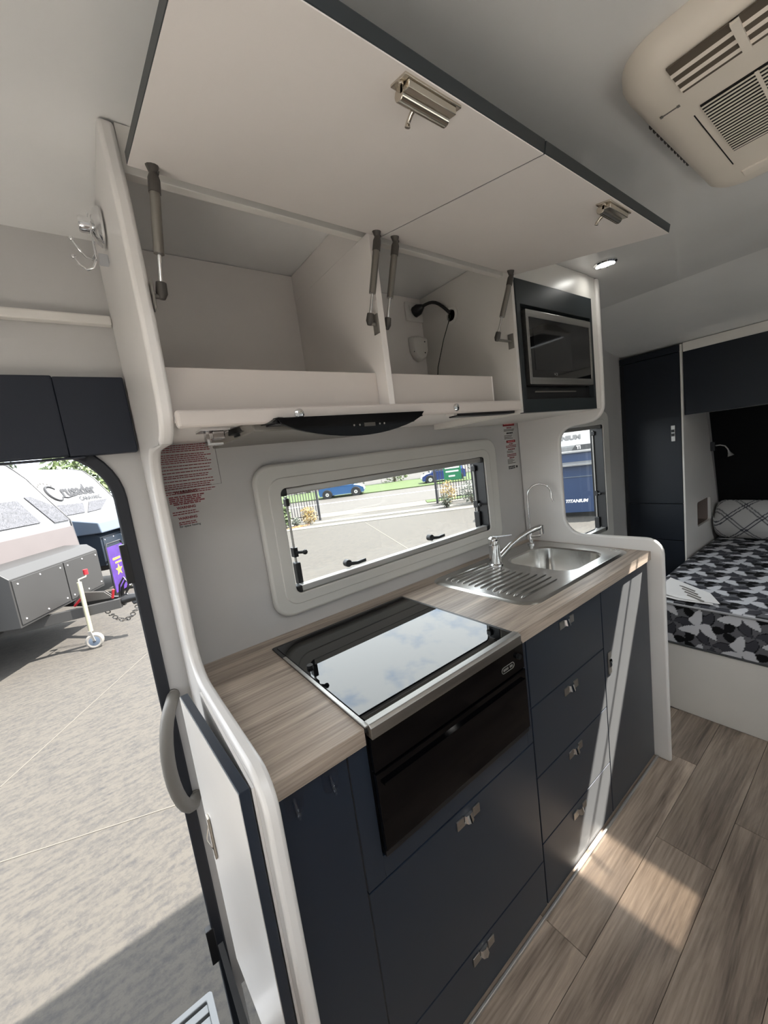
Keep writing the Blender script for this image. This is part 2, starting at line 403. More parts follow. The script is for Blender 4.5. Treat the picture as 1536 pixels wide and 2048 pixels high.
# ---------------------------------------------------------------- entry door opening
dr = obj('door_1', MB().ring([V(x, -.008, z) for x, z in rrect(-.790, -.078, -.29, 1.535, (.01, .01, .155, .155), 10)],
                             [V(x, -.008, z) for x, z in rrect(-.745, -.106, -.262, 1.500, (.005, .005, .12, .12), 10)], (0, .018, 0)), M_blackframe, kind='structure', bevel=.004, smooth=40)
obj('striker_block', MB().box(-.117, -.100, -.010, .008, 1.172, 1.270), M_black, dr, bevel=.002)
obj('striker_block', MB().box(-.121, -.100, -.010, .008, .045, .155), M_black, dr, bevel=.002)
obj('door_seal', MB().box(-.104, -.098, .012, .030, -.26, 1.40), M_black, dr)
sill = MB().box(-.745, -.106, -.03, .030, -.285, -.262)
obj('door_sill', sill, M_alu, dr, bevel=.003)

# door curtain box above the opening
pel = T('curtain_box', 'dark navy padded vinyl curtain box over the caravan entry doorway', 'curtain box', (-.5, -.03, 1.49))
obj('front_panel', MB().box(-.168, -.037, -.030, -.001, 1.488, 1.662), M_fabric, pel, bevel=.003)
obj('front_panel', MB().box(-.80, -.168, -.031, -.001, 1.490, 1.664), M_fabric, pel, bevel=.003)
obj('lower_flap', MB().box(-.80, -.14, -.028, -.006, 1.483, 1.4875), M_fabric, pel, bevel=.002)

# ---------------------------------------------------------------- window 1 (over the worktop)
def window(idx, x0, x1, z0, z1, o0, o1, oz0, oz1, handles, right_black, left_stay):
    root = obj('window_%d' % idx, MB().ring([V(x, -.026, z) for x, z in rrect(o0, o1, oz0, oz1, .055, 8)], [V(x, -.026, z) for x, z in rrect(x0, x1, z0, z1, .02, 8)], (0, .026, 0)), M_cream, kind='structure', bevel=.010, seg=3, smooth=40)
    obj('inner_bead', MB().ring([V(x, -.029, z) for x, z in rrect(x0-.038, x1+.038, z0-.032, z1+.032, .045, 8)], [V(x, -.029, z) for x, z in rrect(x0, x1, z0, z1, .02, 8)], (0, .01, 0)), M_cream, root, bevel=.003, smooth=40)
    obj('top_rail', MB().box(x0+.02, x1-.02, -.024, .004, z1-.022, z1-.002), M_alu, root, bevel=.003)
    obj('bottom_rail', MB().box(x0+.02, x1-.02, -.024, .004, z0+.002, z0+.022), M_alu, root, bevel=.003)
    for xx in (x0+.001, x1-.021):
        for zz in (z0, z1-.024):
            obj('rail_end_cap', MB().box(xx, xx+.020, -.027, .004, zz, zz+.024), M_black, root, bevel=.004)
    obj('pane', MB().box(x0-.02, x1+.02, .049, .053, z0-.02, z1+.02), M_pane, root)
    obj('rubber_seal', MB().ring([V(x, .046, z) for x, z in rrect(x0-.03, x1+.03, z0-.03, z1+.03, .02)], [V(x, .046, z) for x, z in rrect(x0+.004, x1-.004, z0+.006, z1-.004, .015)], (0, .003, 0)), M_black, root)
    for xx, sgn in ((x0, 1), (x1, -1)):
        if sgn == -1 and right_black:
            obj('blind_channel', MB().box(x1-.005, x1-.0005, -.024, .044, z0+.022, z1-.022), M_black, root)
        a = MB(); px = xx + (.036 if sgn > 0 else -.012)
        a.cyl((px, .030, z0+.03), (px, .030, z1-.03), .004, seg=8)
        obj('stay_rod', a, M_alu, root, smooth=40)
        zz = z0 + (z1-z0)*.36
        k = MB().box(px-.007, px+.007, .018, .042, zz-.015, zz+.015)
        k.cyl((px, .018, zz), (px+sgn*.018, -.004, zz), .005, seg=8); k.ball((px+sgn*.020, -.006, zz), .009, 8)
        obj('stay_knob', k, M_black, root, smooth=40)
        obj('stay_hinge', MB().box(px-.008, px+.009, .014, .044, z0+.012, z0+.085), M_black, root, bevel=.004)
        obj('stay_top_clip', MB().box(px-.006, px+.006, .016, .042, z1-.06, z1-.035), M_black, root, bevel=.003)
    for hx in handles:
        h = MB().cyl((hx, .046, z0+.03), (hx, .022, z0+.03), .013, seg=12)
        h.loft([[V(hx-.012, .024, z0+.022), V(hx-.012, .024, z0+.038), V(hx-.012, .034, z0+.038), V(hx-.012, .034, z0+.022)],
                [V(hx+.03, .012, z0+.020), V(hx+.03, .012, z0+.031), V(hx+.03, .024, z0+.031), V(hx+.03, .024, z0+.020)],
                [V(hx+.068, .014, z0+.021), V(hx+.068, .014, z0+.033), V(hx+.068, .024, z0+.033), V(hx+.068, .024, z0+.021)]])
        obj('latch_handle', h, M_black, root, bevel=.002, smooth=40)
    return root
window(1, .300, 1.245, 1.017, 1.345, .226, 1.336, .952, 1.420, (.525, .93), True, True)
window(2, 1.760, 2.375, .770, 1.425, 1.68, 2.462, .69, 1.505, (), True, True)

# ================================================================== kitchen
D = -0.547            # front edge of worktop
F = -0.535            # face of the fronts
XR = 1.547
# end panels with the S-shaped cut-out
def end_panel(x0, x1, prof, label):
    return obj('end_panel', MB().prism([V(x0, y, z) for y, z in prof], (x1-x0, 0, 0)), M_panel, bevel=.0075, seg=3, smooth=50, label=label, cat='panel', group='curved end panels of the kitchen')
lp = [(-.001, 0), (-.606, 0)] + [(-.606, .895)] + arc(-.546, .897, .060, 180, 90)[1:] + [(-.30, .948)]
lp += arc(-.205, 1.032, .085, 270, 360)[0:] + [(-.120, 1.10)] + arc(-.205, 1.385, .085, 0, 90) + [(-.33, 1.470)]
lp += arc(-.330, 1.54, .07, 270, 190) + [(-.405, 1.58), (-.408, 1.66), (-.402, 1.84), (-.378, 1.972), (-.001, 1.972)]
end_panel(-.033, -.009, lp, 'white curved end panel between the entry doorway and the oak worktop')
rp = [(-.001, 0), (-.590, 0), (-.590, .890)] + arc(-.530, .892, .060, 180, 90)[1:] + [(-.30, .948)]
rp += arc(-.285, 1.028, .080, 270, 360) + [(-.205, 1.15)] + arc(-.275, 1.355, .070, 0, 90) + [(-.33, 1.428)]
rp += arc(-.335, 1.495, .066, 270, 180) + [(-.402, 1.60), (-.402, 1.972), (-.001, 1.972)]
end_panel(XR, XR+.022, rp, 'white curved end panel between the sink and the bed')

# worktop with cut-outs for cooker and sink bowl
CX0, CX1, CY1 = .178, .662, -.075
BX0, BX1, BY0, BY1 = 1.145, 1.465, -.445, -.120
wt = MB()
for (a, b_, c, d_) in ((-.0088, CX0, D, -.001), (CX0, CX1, CY1, -.001), (CX1, BX0, D, -.001), (BX1, XR, D, -.001), (BX0, BX1, D, BY0), (BX0, BX1, BY1, -.001)):
    wt.box(a, b_, c, d_, .866, .900)
obj('worktop', wt, M_top, label='oak effect worktop around the glass cooktop lid and steel sink', cat='worktop', origin=False)

# pushbutton handle: plate, dark recess and lifted tab
def handle(parent, x, z, vertical=False, w=.080, h=.024):
    m = MB()
    y = F
    def bx(u0, u1, v0, v1, y0, y1):
        if vertical: m.box(x+v0, x+v1, y0, y1, z+u0, z+u1)
        else: m.box(x+u0, x+u1, y0, y1, z+v0, z+v1)
    bx(-w/2, -w*.2, -h/2, h/2, y-.004, y); bx(w*.2, w/2, -h/2, h/2, y-.004, y)
    bx(-w*.2, w*.2, -h/2, -h*.3, y-.004, y)
    o = obj('handle', m, M_bsteel, parent, bevel=.001, label='chrome push lock handle')
    return o
def handle_full(parent, x, z, vertical=False):
    handle(parent, x, z, vertical)
    m = MB(); w = .080; h = .024
    prof = [(-.013, -.002), (-.010, -.011), (0, -.015), (.010, -.011), (.013, -.002)]
    P0 = []; P1 = []
    for (u, dy) in prof:
        if vertical: P0.append(V(x-h*.34, F+dy, z+u)); P1.append(V(x+h*.40, F+dy*.6, z+u))
        else: P0.append(V(x+u, F+dy, z-h*.34)); P1.append(V(x+u, F+dy*.6, z+h*.40))
    m.loft([P0, P1]); obj('handle_tab', m, M_chrome, parent, smooth=60)

def carcass(root, x0, x1, z1=.862, open_top=True):
    m = MB(); m.box(x0, x0+.012, F+.017, -.02, .012, z1); m.box(x1-.012, x1, F+.017, -.02, .012, z1)
    m.box(x0+.012, x1-.012, F+.017, -.02, .0, .012)
    obj('carcass', m, M_carc, root)
def front(root, name, x0, x1, z0, z1):
    return obj(name, MB().box(x0, x1, F, F+.016, z0, z1), M_navy, root, bevel=.0012)

c1 = T('base_cabinet', 'plain navy filler panel beside the doorway end panel', 'cabinet', (.06, -.28, 0))
carcass(c1, -.0085, .138); front(c1, 'front_panel', -.0080, .1385, .014, .864)
for hx, lab in ((.031, 'clear plastic hook on the navy filler panel next to the end panel'), (.101, 'clear plastic hook on the navy filler panel next to the oven')):
    h = T('adhesive_hook', lab, 'hook', (hx, F, .82), group='clear adhesive hooks')
    obj('backing', MB().prism([V(hx+x, F-.002, .84+z) for x, z in rrect(-.016, .016, -.028, .028, .0155)], (0, .002, 0)), M_clear, h)
    obj('hook', MB().tube([V(hx, F-.003, .846), V(hx, F-.008, .826), V(hx, F-.018, .820), V(hx, F-.022, .830)], .0035, 8), M_clear, h, smooth=40)

c2 = T('oven_cabinet', 'navy oven cabinet with two wide drawers under the black oven', 'cabinet', (.425, -.28, 0))
carcass(c2, .139, .7095, .552)
sm = MB().box(.1415, .184, F, F+.016, .557, .864); obj('stile', sm, M_navy, c2, bevel=.001)
obj('stile', MB().box(.684, .708, F, F+.016, .557, .864), M_navy, c2, bevel=.001)
obj('rail', MB().box(.184, .684, F, F+.016, .557, .606), M_navy, c2, bevel=.001)
d = front(c2, 'drawer', .1415, .708, .169, .553); handle_full(d, .427, .523)
d = front(c2, 'drawer', .1415, .708, .014, .165); handle_full(d, .427, .138)

c3 = T('drawer_cabinet', 'navy cabinet of four stacked drawers between oven and sink door', 'cabinet', (.93, -.28, 0))
carcass(c3, .7100, 1.1460)
for (z0, z1, hz) in ((.657, .864, .835), (.438, .653, .620), (.222, .434, .405), (.014, .218, .188)):
    d = front(c3, 'drawer', .7125, 1.1450, z0, z1); handle_full(d, .922, hz)

c4 = T('sink_cabinet', 'navy cupboard with one tall door under the sink end of the worktop', 'cabinet', (1.35, -.28, 0))
carcass(c4, 1.1465, XR)
d = front(c4, 'door', 1.1490, 1.5400, .014, .864); handle_full(d, 1.181, .588, True)
# ---------------------------------------------------------------- cooker: glass lid, steel strip, oven
ck = T('cooker', 'black glass lidded cooktop with built in oven and steel front strip', 'cooker', (.42, -.30, .57))
obj('lid_frame', MB().ring([V(x, y, .890) for x, y in rrect(CX0, CX1, -.548, CY1, .004, 2)], [V(x, y, .890) for x, y in rrect(CX0+.010, CX1-.010, -.540, CY1-.014, .003, 2)], (0, 0, .0135)), M_black, ck, bevel=.001)
obj('side_trim', MB().box(CX0-.001, CX0+.008, -.553, -.16, .9035, .9065), M_bsteel, ck, bevel=.0008)
obj('glass_lid', MB().box(CX0+.0105, CX1-.0105, -.5400, CY1-.0145, .896, .9050), M_lid, ck, bevel=.001)
obj('lid_hinge', MB().cyl((CX0+.028, CY1-.19, .905), (CX0+.028, CY1-.19, .912), .008, seg=12), M_black, ck, smooth=40)
obj('front_strip', MB().prism([V(CX0+.006, y, z) for y, z in ((-.540, .9085), (-.556, .9085), (-.562, .903), (-.562, .880), (-.540, .880))], (CX1-CX0-.010, 0, 0)), M_bsteel, ck, bevel=.001)
obj('oven_body', MB().box(.188, .680, -.536, -.06, .612, .889), M_black, ck)
obj('control_panel', MB().box(.187, .681, -.548, -.536, .800, .872), M_bglass, ck, bevel=.001)
od = obj('oven_door', MB().box(.187, .681, -.550, -.536, .628, .7965), M_bglass, ck, bevel=.0015)
obj('door_bar', MB().box(.20, .668, -.557, -.550, .770, .776), M_bglass, od)
obj('base_strip', MB().box(.187, .681, -.546, -.536, .6115, .6245), M_black, ck, bevel=.001)
bx_, bz_ = .612, .828
bd = MB().ring([V(bx_+x, -.5492, bz_+z) for x, z in rrect(-.026, .026, -.0085, .0085, .0084, 5)], [V(bx_+x, -.5492, bz_+z) for x, z in rrect(-.0245, .0245, -.007, .007, .0069, 5)], (0, .001, 0))
bg = obj('badge', bd, M_alu, ck)
# the name inside the badge cannot be read: a row of small strokes stands in for it
st = MB()
for i in range(9):
    if i == 5: continue
    st.box(bx_-.019+i*.0043, bx_-.019+i*.0043+.003, -.5490, -.5484, bz_-.0032, bz_+.0032)
obj('badge_lettering', st, M_alu, bg)
obj('control_knob', MB().cyl((.655, -.548, .842), (.655, -.556, .842), .007, seg=14), M_black, ck, smooth=40)

# ---------------------------------------------------------------- sink and taps
sk = T('sink', 'stainless steel inset sink with bowl and ridged drainer', 'sink', (1.18, -.27, .90))
ox0, ox1, oy0, oy1 = .822, 1.532, -.487, -.040
K = 8
o_ = rrect(ox0, ox1, oy0, oy1, .062, K); o2 = rrect(ox0+.010, ox1-.010, oy0+.010, oy1-.010, .055, K)
i_ = rrect(BX0+.014, BX1-.014, BY0+.014, BY1-.014, .070, K)
plate = MB().loft([[V(x, y, .9003) for x, y in o_], [V(x, y, .9055) for x, y in o2], [V(x, y, .9045) for x, y in rrect(ox0+.018, ox1-.018, oy0+.018, oy1-.018, .05, K)]], False, False)
n0 = [V(x, y, .9045) for x, y in rrect(ox0+.018, ox1-.018, oy0+.018, oy1-.018, .05, K)]
i2 = [V(x, y, .9045) for x, y in i_]
i3 = [V(x, y, .8990) for x, y in rrect(BX0+.020, BX1-.020, BY0+.020, BY1-.020, .066, K)]
i4 = [V(x, y, .8000) for x, y in rrect(BX0+.030, BX1-.030, BY0+.030, BY1-.030, .060, K)]
i5 = [V(x, y, .7740) for x, y in rrect(BX0+.050, BX1-.050, BY0+.050, BY1-.050, .050, K)]
plate.loft([n0, i2, i3, i4, i5], False, True)
obj('basin', plate, M_steel, sk, smooth=35)
cxb, cyb = (BX0+BX1)/2, (BY0+BY1)/2
obj('waste', MB().lathe([(.036, 0), (.036, .003), (.028, .004), (.024, .001), (.0, .001)], (cxb, cyb, .7742)), M_chrome, sk, smooth=40)
for k in range(13):
    y = -.095 - k*.0275
    xe = 1.115 - .035*math.sin(math.pi*k/12.0) if k < 10 else 1.115 - .012*(k-9)
    m = MB()
    x0_ = .872
    n = 8; P = []
    for (xx, hh) in ((x0_-.006, .000), (x0_, .004), (x0_+.01, .0055), (xe-.01, .0030), (xe, .0)):
        P.append([V(xx, y-.0034, .9043), V(xx, y-.0014, .9045+hh), V(xx, y+.0014, .9045+hh), V(xx, y+.0034, .9043)])
    m.loft(P, False, False, closed=False)
    obj('drainer_ridge', m, M_steel, sk, smooth=60)
for (x, y) in ((1.500, -.445), (1.502, -.425)):
    obj('pressed_dot', MB().ball((x, y, .9050), .009, 10, (1, 1, .25)), M_steel, sk, smooth=60)

tx, ty = 1.118, -.138
tp = T('mixer_tap', 'chrome lever mixer tap at the corner of the drainer', 'tap', (tx, ty, .9045))
obj('tap_body', MB().lathe([(.030, 0), (.030, .004), (.024, .008), (.0225, .060), (.0225, .085), (.0, .088)], (tx, ty, .9045)), M_chrome, tp, smooth=40)
lv = MB().lathe([(.0215, .0), (.0235, .004), (.0215, .026), (.010, .034), (.0, .034)], (tx, ty, .990))
lv.loft([[V(tx-.010, ty-.004, 1.018), V(tx+.010, ty+.004, 1.018), V(tx+.010, ty+.004, 1.026), V(tx-.010, ty-.004, 1.026)],
         [V(tx+.028, ty-.068, 1.026), V(tx+.042, ty-.062, 1.026), V(tx+.042, ty-.062, 1.031), V(tx+.028, ty-.068, 1.031)]])
obj('lever', lv, M_chrome, tp, bevel=.001, smooth=40)
sp0 = V(tx+.015, ty, .925); sp1 = V(1.335, -.215, 1.022)
pp = [sp0, sp0.lerp(sp1, .12)+V(0, 0, .004)]
pp += [sp0.lerp(sp1, t)+V(0, 0, .020*math.sin(math.pi*t)) for t in (.3, .5, .7, .85)] + [sp1]
obj('spout', MB().tube(pp, [.0135, .0125, .0115, .011, .0105, .011, .012], 12), M_chrome, tp, smooth=40)
obj('spout_outlet', MB().cyl(sp1+V(.0, -.002, .008), sp1+V(.003, -.004, -.030), .0105, .0095, 12), M_chrome, tp, smooth=40)

gx, gy = 1.452, -.088
ft = T('filter_tap', 'thin gooseneck filtered water tap behind the sink bowl', 'tap', (gx, gy, .9045))
obj('tap_base', MB().lathe([(.017, 0), (.017, .006), (.009, .010), (.009, .052), (.006, .058), (.0, .058)], (gx, gy, .9045)), M_chrome, ft, smooth=40)
obj('valve', MB().cyl((gx-.004, gy, .945), (gx+.030, gy-.030, .945), .0085, seg=12), M_chrome, ft, smooth=40)
dirg = V(.62, -.78, 0)
gp = [V(gx, gy, .955), V(gx, gy, 1.05), V(gx, gy, 1.135)]
rad = .052
for i in range(1, 11):
    a = math.pi - (math.pi*1.08)*i/10
    gp.append(V(gx, gy, 1.135) + dirg*(rad + rad*math.cos(a)) + V(0, 0, rad*math.sin(a)))
gp.append(gp[-1] + V(.004, -.006, -.022))
obj('gooseneck', MB().tube(gp, .0042, 10), M_chrome, ft, smooth=40)

# ---------------------------------------------------------------- overhead cabinet with two lifted doors
OX1 = .985
oh = T('overhead_cabinet', 'white overhead cabinet with both lift up doors propped open', 'cabinet', (.48, -.2, 1.48))
obj('bottom_panel', MB().box(-.0085, OX1, -.385, -.002, 1.500, 1.514), M_inner, oh)
obj('back_lining', MB().box(-.0085, OX1, -.0035, -.0005, 1.5145, 1.9735), M_inner, oh)
obj('front_rail', MB().box(-.0085, OX1, -.404, -.386, 1.489, 1.5195), M_lip, oh, bevel=.006, seg=3)
obj('hinge_rail', MB().box(-.0085, OX1, -.374, -.356, 1.900, 1.9735), M_white, oh, bevel=.001)
obj('divider', MB().box(.456, .473, -.400, -.004, 1.5145, 1.8995), M_inner, oh, bevel=.001)
obj('divider', MB().box(.456, .473, -.355, -.004, 1.8995, 1.9735), M_inner, oh)
obj('lip_panel', MB().box(-.0085, .4555, -.362, -.350, 1.5145, 1.600), M_lip, oh, bevel=.001)
obj('lip_panel', MB().box(.4735, .8990, -.362, -.350, 1.5145, 1.600), M_lip, oh, bevel=.001)
obj('lip_return', MB().box(.899, .905, -.362, -.010, 1.5145, 1.600), M_inner, oh)
def lift_door(x0, x1):
    A = V(0, -.402, 1.893); Bf = V(0, -.802, 1.810); nrm = V(0, .083, .4).normalized()*-1
    nrm = V(0, -.2032, .9791)
    t = .018
    P = [A+nrm*.0015, Bf+nrm*.0015, Bf+nrm*t, A+nrm*t]
    d = obj('lift_door', MB().prism([V(x0, p.y, p.z) for p in P], (x1-x0, 0, 0)), M_lift, oh, bevel=.001, label='lift up door with a white inside and navy outside')
    e = (Bf-A).normalized()*.0008
    Q = [A+e, Bf-e, Bf-e+nrm*.0014, A+e+nrm*.0014]
    obj('inner_face', MB().prism([V(x0+.0008, p.y, p.z) for p in Q], (x1-x0-.0016, 0, 0)), M_inner, d)
    return d, A, Bf, nrm
for (x0, x1, lx) in ((-.007, .4865, .262), (.4890, .9990, .762)):
    d, A, Bf, nrm = lift_door(x0, x1)
    e = (Bf-A).normalized(); dn = -nrm; C0 = Bf - e*.019
    lm = MB()
    def P3(u, e_, n_): return V(lx+u, 0, 0) + V(0, C0.y, C0.z) + e*e_ + dn*n_
    def bx3(u0, u1, e0, e1, n0, n1):
        lm._add([P3(u0,e0,n0), P3(u1,e0,n0), P3(u1,e1,n0), P3(u0,e1,n0), P3(u0,e0,n1), P3(u1,e0,n1), P3(u1,e1,n1), P3(u0,e1,n1)],
                [(0,3,2,1),(4,5,6,7),(0,1,5,4),(1,2,6,5),(2,3,7,6),(3,0,4,7)])
    bx3(-.046, .046, -.012, .015, 0, .003)
    bx3(-.039, .039, -.003, .013, .003, .011)
    lm.cyl(P3(-.039, -.005, .009), P3(.039, -.005, .009), .0078, seg=14)
    for u in (-.0425, .0425): lm.cyl(P3(u, .003, .003), P3(u, .003, .006), .0035, seg=10)
    lm.tube([P3(-.008, -.010, .008), P3(-.008, -.018, .012), P3(-.008, -.024, .018), P3(-.008, -.025, .023)], [.0034, .003, .003, .004], 8)
    obj('door_latch', lm, M_bronze, d, bevel=.0008, smooth=40)
def strut(top, bot, mount_x):
    top = Vector(top); bot = Vector(bot); dv = bot-top
    s = obj('gas_strut', MB().tube([top+dv*.12, top+dv*.64], .0078, 14), M_strut, oh, smooth=40)
    obj('strut_rod', MB().tube([top+dv*.62, top+dv*.95], .0032, 10), M_chrome, s, smooth=40)
    obj('end_fitting', MB().tube([top-dv*.01, top+dv*.04, top+dv*.15], [.006, .009, .0088], 12), M_dgrey, s, smooth=40)
    obj('end_fitting', MB().tube([top+dv*.88, top+dv*.97, top+dv*1.02], [.0078, .009, .005], 12), M_dgrey, s, smooth=40)
    b = MB().cyl(top+V(0, 0, .016), top, .011, .006, 10); b.cyl(top+V(-.004, 0, .006), top+V(.008, 0, .002), .004, seg=8)
    obj('door_bracket', b, M_dgrey, s, smooth=40)
    sg = 1 if mount_x > bot.x else -1
    w = MB().cyl((bot.x, bot.y, bot.z), (mount_x, bot.y, bot.z), .004, seg=8)
    w.box(min(mount_x, mount_x-sg*.003), max(mount_x, mount_x-sg*.003), bot.y-.010, bot.y+.010, bot.z-.022, bot.z+.022)
    obj('wall_bracket', w, M_grey, s, bevel=.001, smooth=40)
strut((.024, -.425, 1.876), (.006, -.405, 1.700), -.0085)
strut((.460, -.425, 1.876), (.436, -.388, 1.704), .456)
strut((.512, -.425, 1.876), (.488, -.386, 1.700), .473)
strut((.952, -.425, 1.874), (.912, -.385, 1.702), .985)
for bx0 in (.216, .679):
    obj('push_button', MB().lathe([(.010, 0), (.010, .003), (.006, .005), (0, .005)], (bx0, -.4045, 1.504), (0, -1, 0)), M_chrome, oh, smooth=40)

# ---------------------------------------------------------------- microwave unit
mc = T('microwave_cabinet', 'navy framed overhead cabinet that holds the microwave', 'cabinet', (1.26, -.2, 1.47))
obj('side_panel', MB().box(.9855, .9985, -.400, -.002, 1.480, 1.9735), M_white, mc, bevel=.001)
fx0, fx1, fz0, fz1 = .999, 1.486, 1.478, 1.886
obj('face_frame', MB().ring([V(x, -.404, z) for x, z in rect_like(fx0, fx1, fz0, fz1, 2)], [V(x, -.404, z) for x, z in rect_like(1.018, 1.468, 1.520, 1.812, 2)], (0, .018, 0)), M_lift, mc, bevel=.001)
obj('filler_strip', MB().box(1.4865, 1.5465, -.392, -.378, 1.478, 1.9735), M_white, mc, bevel=.001)
obj('top_trim', MB().box(.999, 1.486, -.398, -.380, 1.8865, 1.9735), M_white, mc, bevel=.004)
obj('bottom_panel', MB().box(.999, 1.546, -.385, -.002, 1.478, 1.492), M_white, mc)
obj('liner', MB().ring([V(x, -.386, z) for x, z in rect_like(1.006, 1.480, 1.508, 1.824, 2)], [V(x, -.386, z) for x, z in rect_like(1.018, 1.468, 1.520, 1.812, 2)], (0, .35, 0)), M_carc, mc)
mw = T('microwave', 'built in microwave with steel door frame and black glass', 'microwave', (1.24, -.2, 1.52))
obj('housing', MB().box(1.022, 1.464, -.368, -.05, 1.523, 1.809), M_black, mw)
obj('trim_kit', MB().ring([V(x, -.388, z) for x, z in rect_like(1.0185, 1.4675, 1.521, 1.811, 2)], [V(x, -.388, z) for x, z in rect_like(1.034, 1.452, 1.563, 1.798, 2)], (0, .012, 0)), M_black, mw, bevel=.001)
md = obj('door_frame', MB().ring([V(x, -.412, z) for x, z in rrect(1.032, 1.452, 1.566, 1.796, .003, 2)], [V(x, -.412, z) for x, z in rrect(1.046, 1.440, 1.588, 1.774, .002, 2)], (0, .036, 0)), M_bsteel, mw, bevel=.001)
M_mwglass = pm('microwave_glass', rgb(14, 14, 16), 0.03, spec=0.5, ior=1.5)
M_mwin = pm('microwave_window', rgb(34, 34, 35), 0.05, spec=0.5, ior=1.5)
obj('door_glass', MB().box(1.046, 1.440, -.4105, -.380, 1.588, 1.774), M_mwglass, md)
obj('viewing_window', MB().box(1.068, 1.305, -.4111, -.4104, 1.612, 1.742), M_mwin, md)
obj('brand_mark', text_mb('NCE', .012, (1.176, -.4113, 1.596), (1, 0, 0), (0, 0, 1), bold=.0002), M_alu, md)
obj('lower_vent', MB().box(1.09, 1.36, -.390, -.387, 1.545, 1.549), M_grey, mw)

# ---------------------------------------------------------------- rangehood, bracket, light strip under the overhead cabinet
rh = T('rangehood', 'black slide out rangehood under the overhead cabinet', 'rangehood', (.34, -.25, 1.46))
obj('hood_body', MB().box(.125, .545, -.384, -.06, 1.476, 1.4995), M_grey, rh, bevel=.003)
pf = [(.108, 1.4965), (.160, 1.4930)] ; nb = 14
bot = [(.172 + (.535-.172)*i/nb, 1.484 - .034*math.sin(math.pi*(i/nb))**.75) for i in range(nb+1)]
pl = [(.160, 1.4965)] + bot[:] + [(.548, 1.4965)]
obj('visor', MB().prism([V(x, -.418, z) for x, z in pl], (0, .010, 0)), M_bglass, rh, bevel=.001)
obj('side_arm', MB().prism([V(.112, -.270, 1.497), V(.108, -.275, 1.484), V(.150, -.418, 1.488), V(.165, -.418, 1.4975)], (.012, .004, 0)), M_black, rh)
obj('visor_top', MB().prism([V(.160, -.410, 1.4855), V(.118, -.280, 1.4785), V(.520, -.280, 1.4755), V(.548, -.410, 1.4855)], (0, 0, .004)), M_black, rh)
for i, xx in enumerate((.335, .350, .405, .418)):
    obj('indicator', MB().cyl((xx, -.4182, 1.473), (xx, -.4190, 1.473), .0022, seg=8), M_grey, rh)
obj('display', MB().box(.362, .392, -.4190, -.4180, 1.469, 1.477), M_dgrey, rh)

bk = T('towel_bracket', 'small chrome bracket under the overhead cabinet beside the rangehood', 'bracket', (.085, -.22, 1.47))
obj('mount_plate', MB().box(.050, .108, -.30, -.25, 1.494, 1.4995), M_chrome, bk, bevel=.001)
obj('hook_arm', MB().prism([V(x, -.285, z) for x, z in ((.062, 1.494), (.062, 1.466), (.094, 1.466), (.094, 1.471), (.068, 1.471), (.068, 1.494))], (0, .022, 0)), M_chrome, bk, bevel=.001)
obj('clamp_block', MB().box(.074, .098, -.29, -.262, 1.478, 1.494), M_chrome, bk, bevel=.002)
ls = T('strip_light', 'slim black strip light under the overhead cabinet beside the microwave', 'light', (.84, -.35, 1.48))
obj('strip_body', MB().box(.705, .975, -.384, -.35, 1.482, 1.4995), M_black, ls, bevel=.002)
obj('end_clip', MB().box(.690, .7045, -.384, -.352, 1.486, 1.4995), M_white, ls, bevel=.002)

# ---------------------------------------------------------------- socket, plug lead and alarm inside the open cabinet
po = T('power_outlet', 'white power outlet with black plug on the cabinet back wall', 'outlet', (.995, -.004, 1.88))
obj('cover_plate', MB().box(.900, .984, -.014, -.0036, 1.886, 1.955), M_white, po, bevel=.004)
obj('switch', MB().box(.915, .927, -.017, -.014, 1.925, 1.942), M_white, po, bevel=.002)
pg = T('power_lead', 'black plug and lead that runs out of the cabinet side hole', 'power lead', (.94, -.05, 1.70))
obj('plug', MB().lathe([(.020, 0), (.020, .020), (.014, .030), (.008, .040), (.0, .040)], (.940, -.0145, 1.918), (.25, -1, .25)), M_black, pg, smooth=40)
q0 = V(.950, -.052, 1.928)
cd = [q0]
for i in range(1, 9):
    t = i/8; cd.append(q0.lerp(V(.978, -.155, 1.868), t) + V(0, 0, .024*math.sin(math.pi*t)))
obj('cord', MB().tube(cd, .0058, 8), M_black, pg, smooth=40)
M_thin = pm('dark_green_wire', rgb(28, 42, 28), 0.5)
obj('thin_wire', MB().tube([V(.978, -.155, 1.862), V(.968, -.12, 1.79), V(.955, -.09, 1.70), V(.945, -.08, 1.60)], .0018, 6), M_thin, pg, smooth=40)
obj('grommet', MB().lathe([(.028, 0), (.030, .004), (.020, .006), (.018, .0)], (.9845, -.155, 1.862), (-1, 0, 0), 18), M_white, pg, smooth=40)
al = T('alarm_unit', 'white shield shaped alarm box below the power outlet', 'alarm', (.985, -.02, 1.74))
sh = [(-.044, .040), (.0, .046), (.044, .040), (.042, -.008), (.026, -.036), (.0, -.046), (-.026, -.036), (-.042, -.008)]
obj('casing', MB().loft([[V(.940+x*.9, -.0036, 1.785+z) for x, z in sh], [V(.940+x*.9, -.022, 1.785+z) for x, z in sh], [V(.940+x*.75, -.032, 1.785+z*.85) for x, z in sh]]), M_white, al, bevel=.002, smooth=35)
for (x, z) in ((.958, 1.808), (.955, 1.768)):
    obj('screw_hole', MB().cyl((x, -.0318, z), (x, -.0335, z), .0025, seg=8), M_black, al)
obj('slot', MB().box(.906, .909, -.026, -.022, 1.770, 1.795), M_black, al)

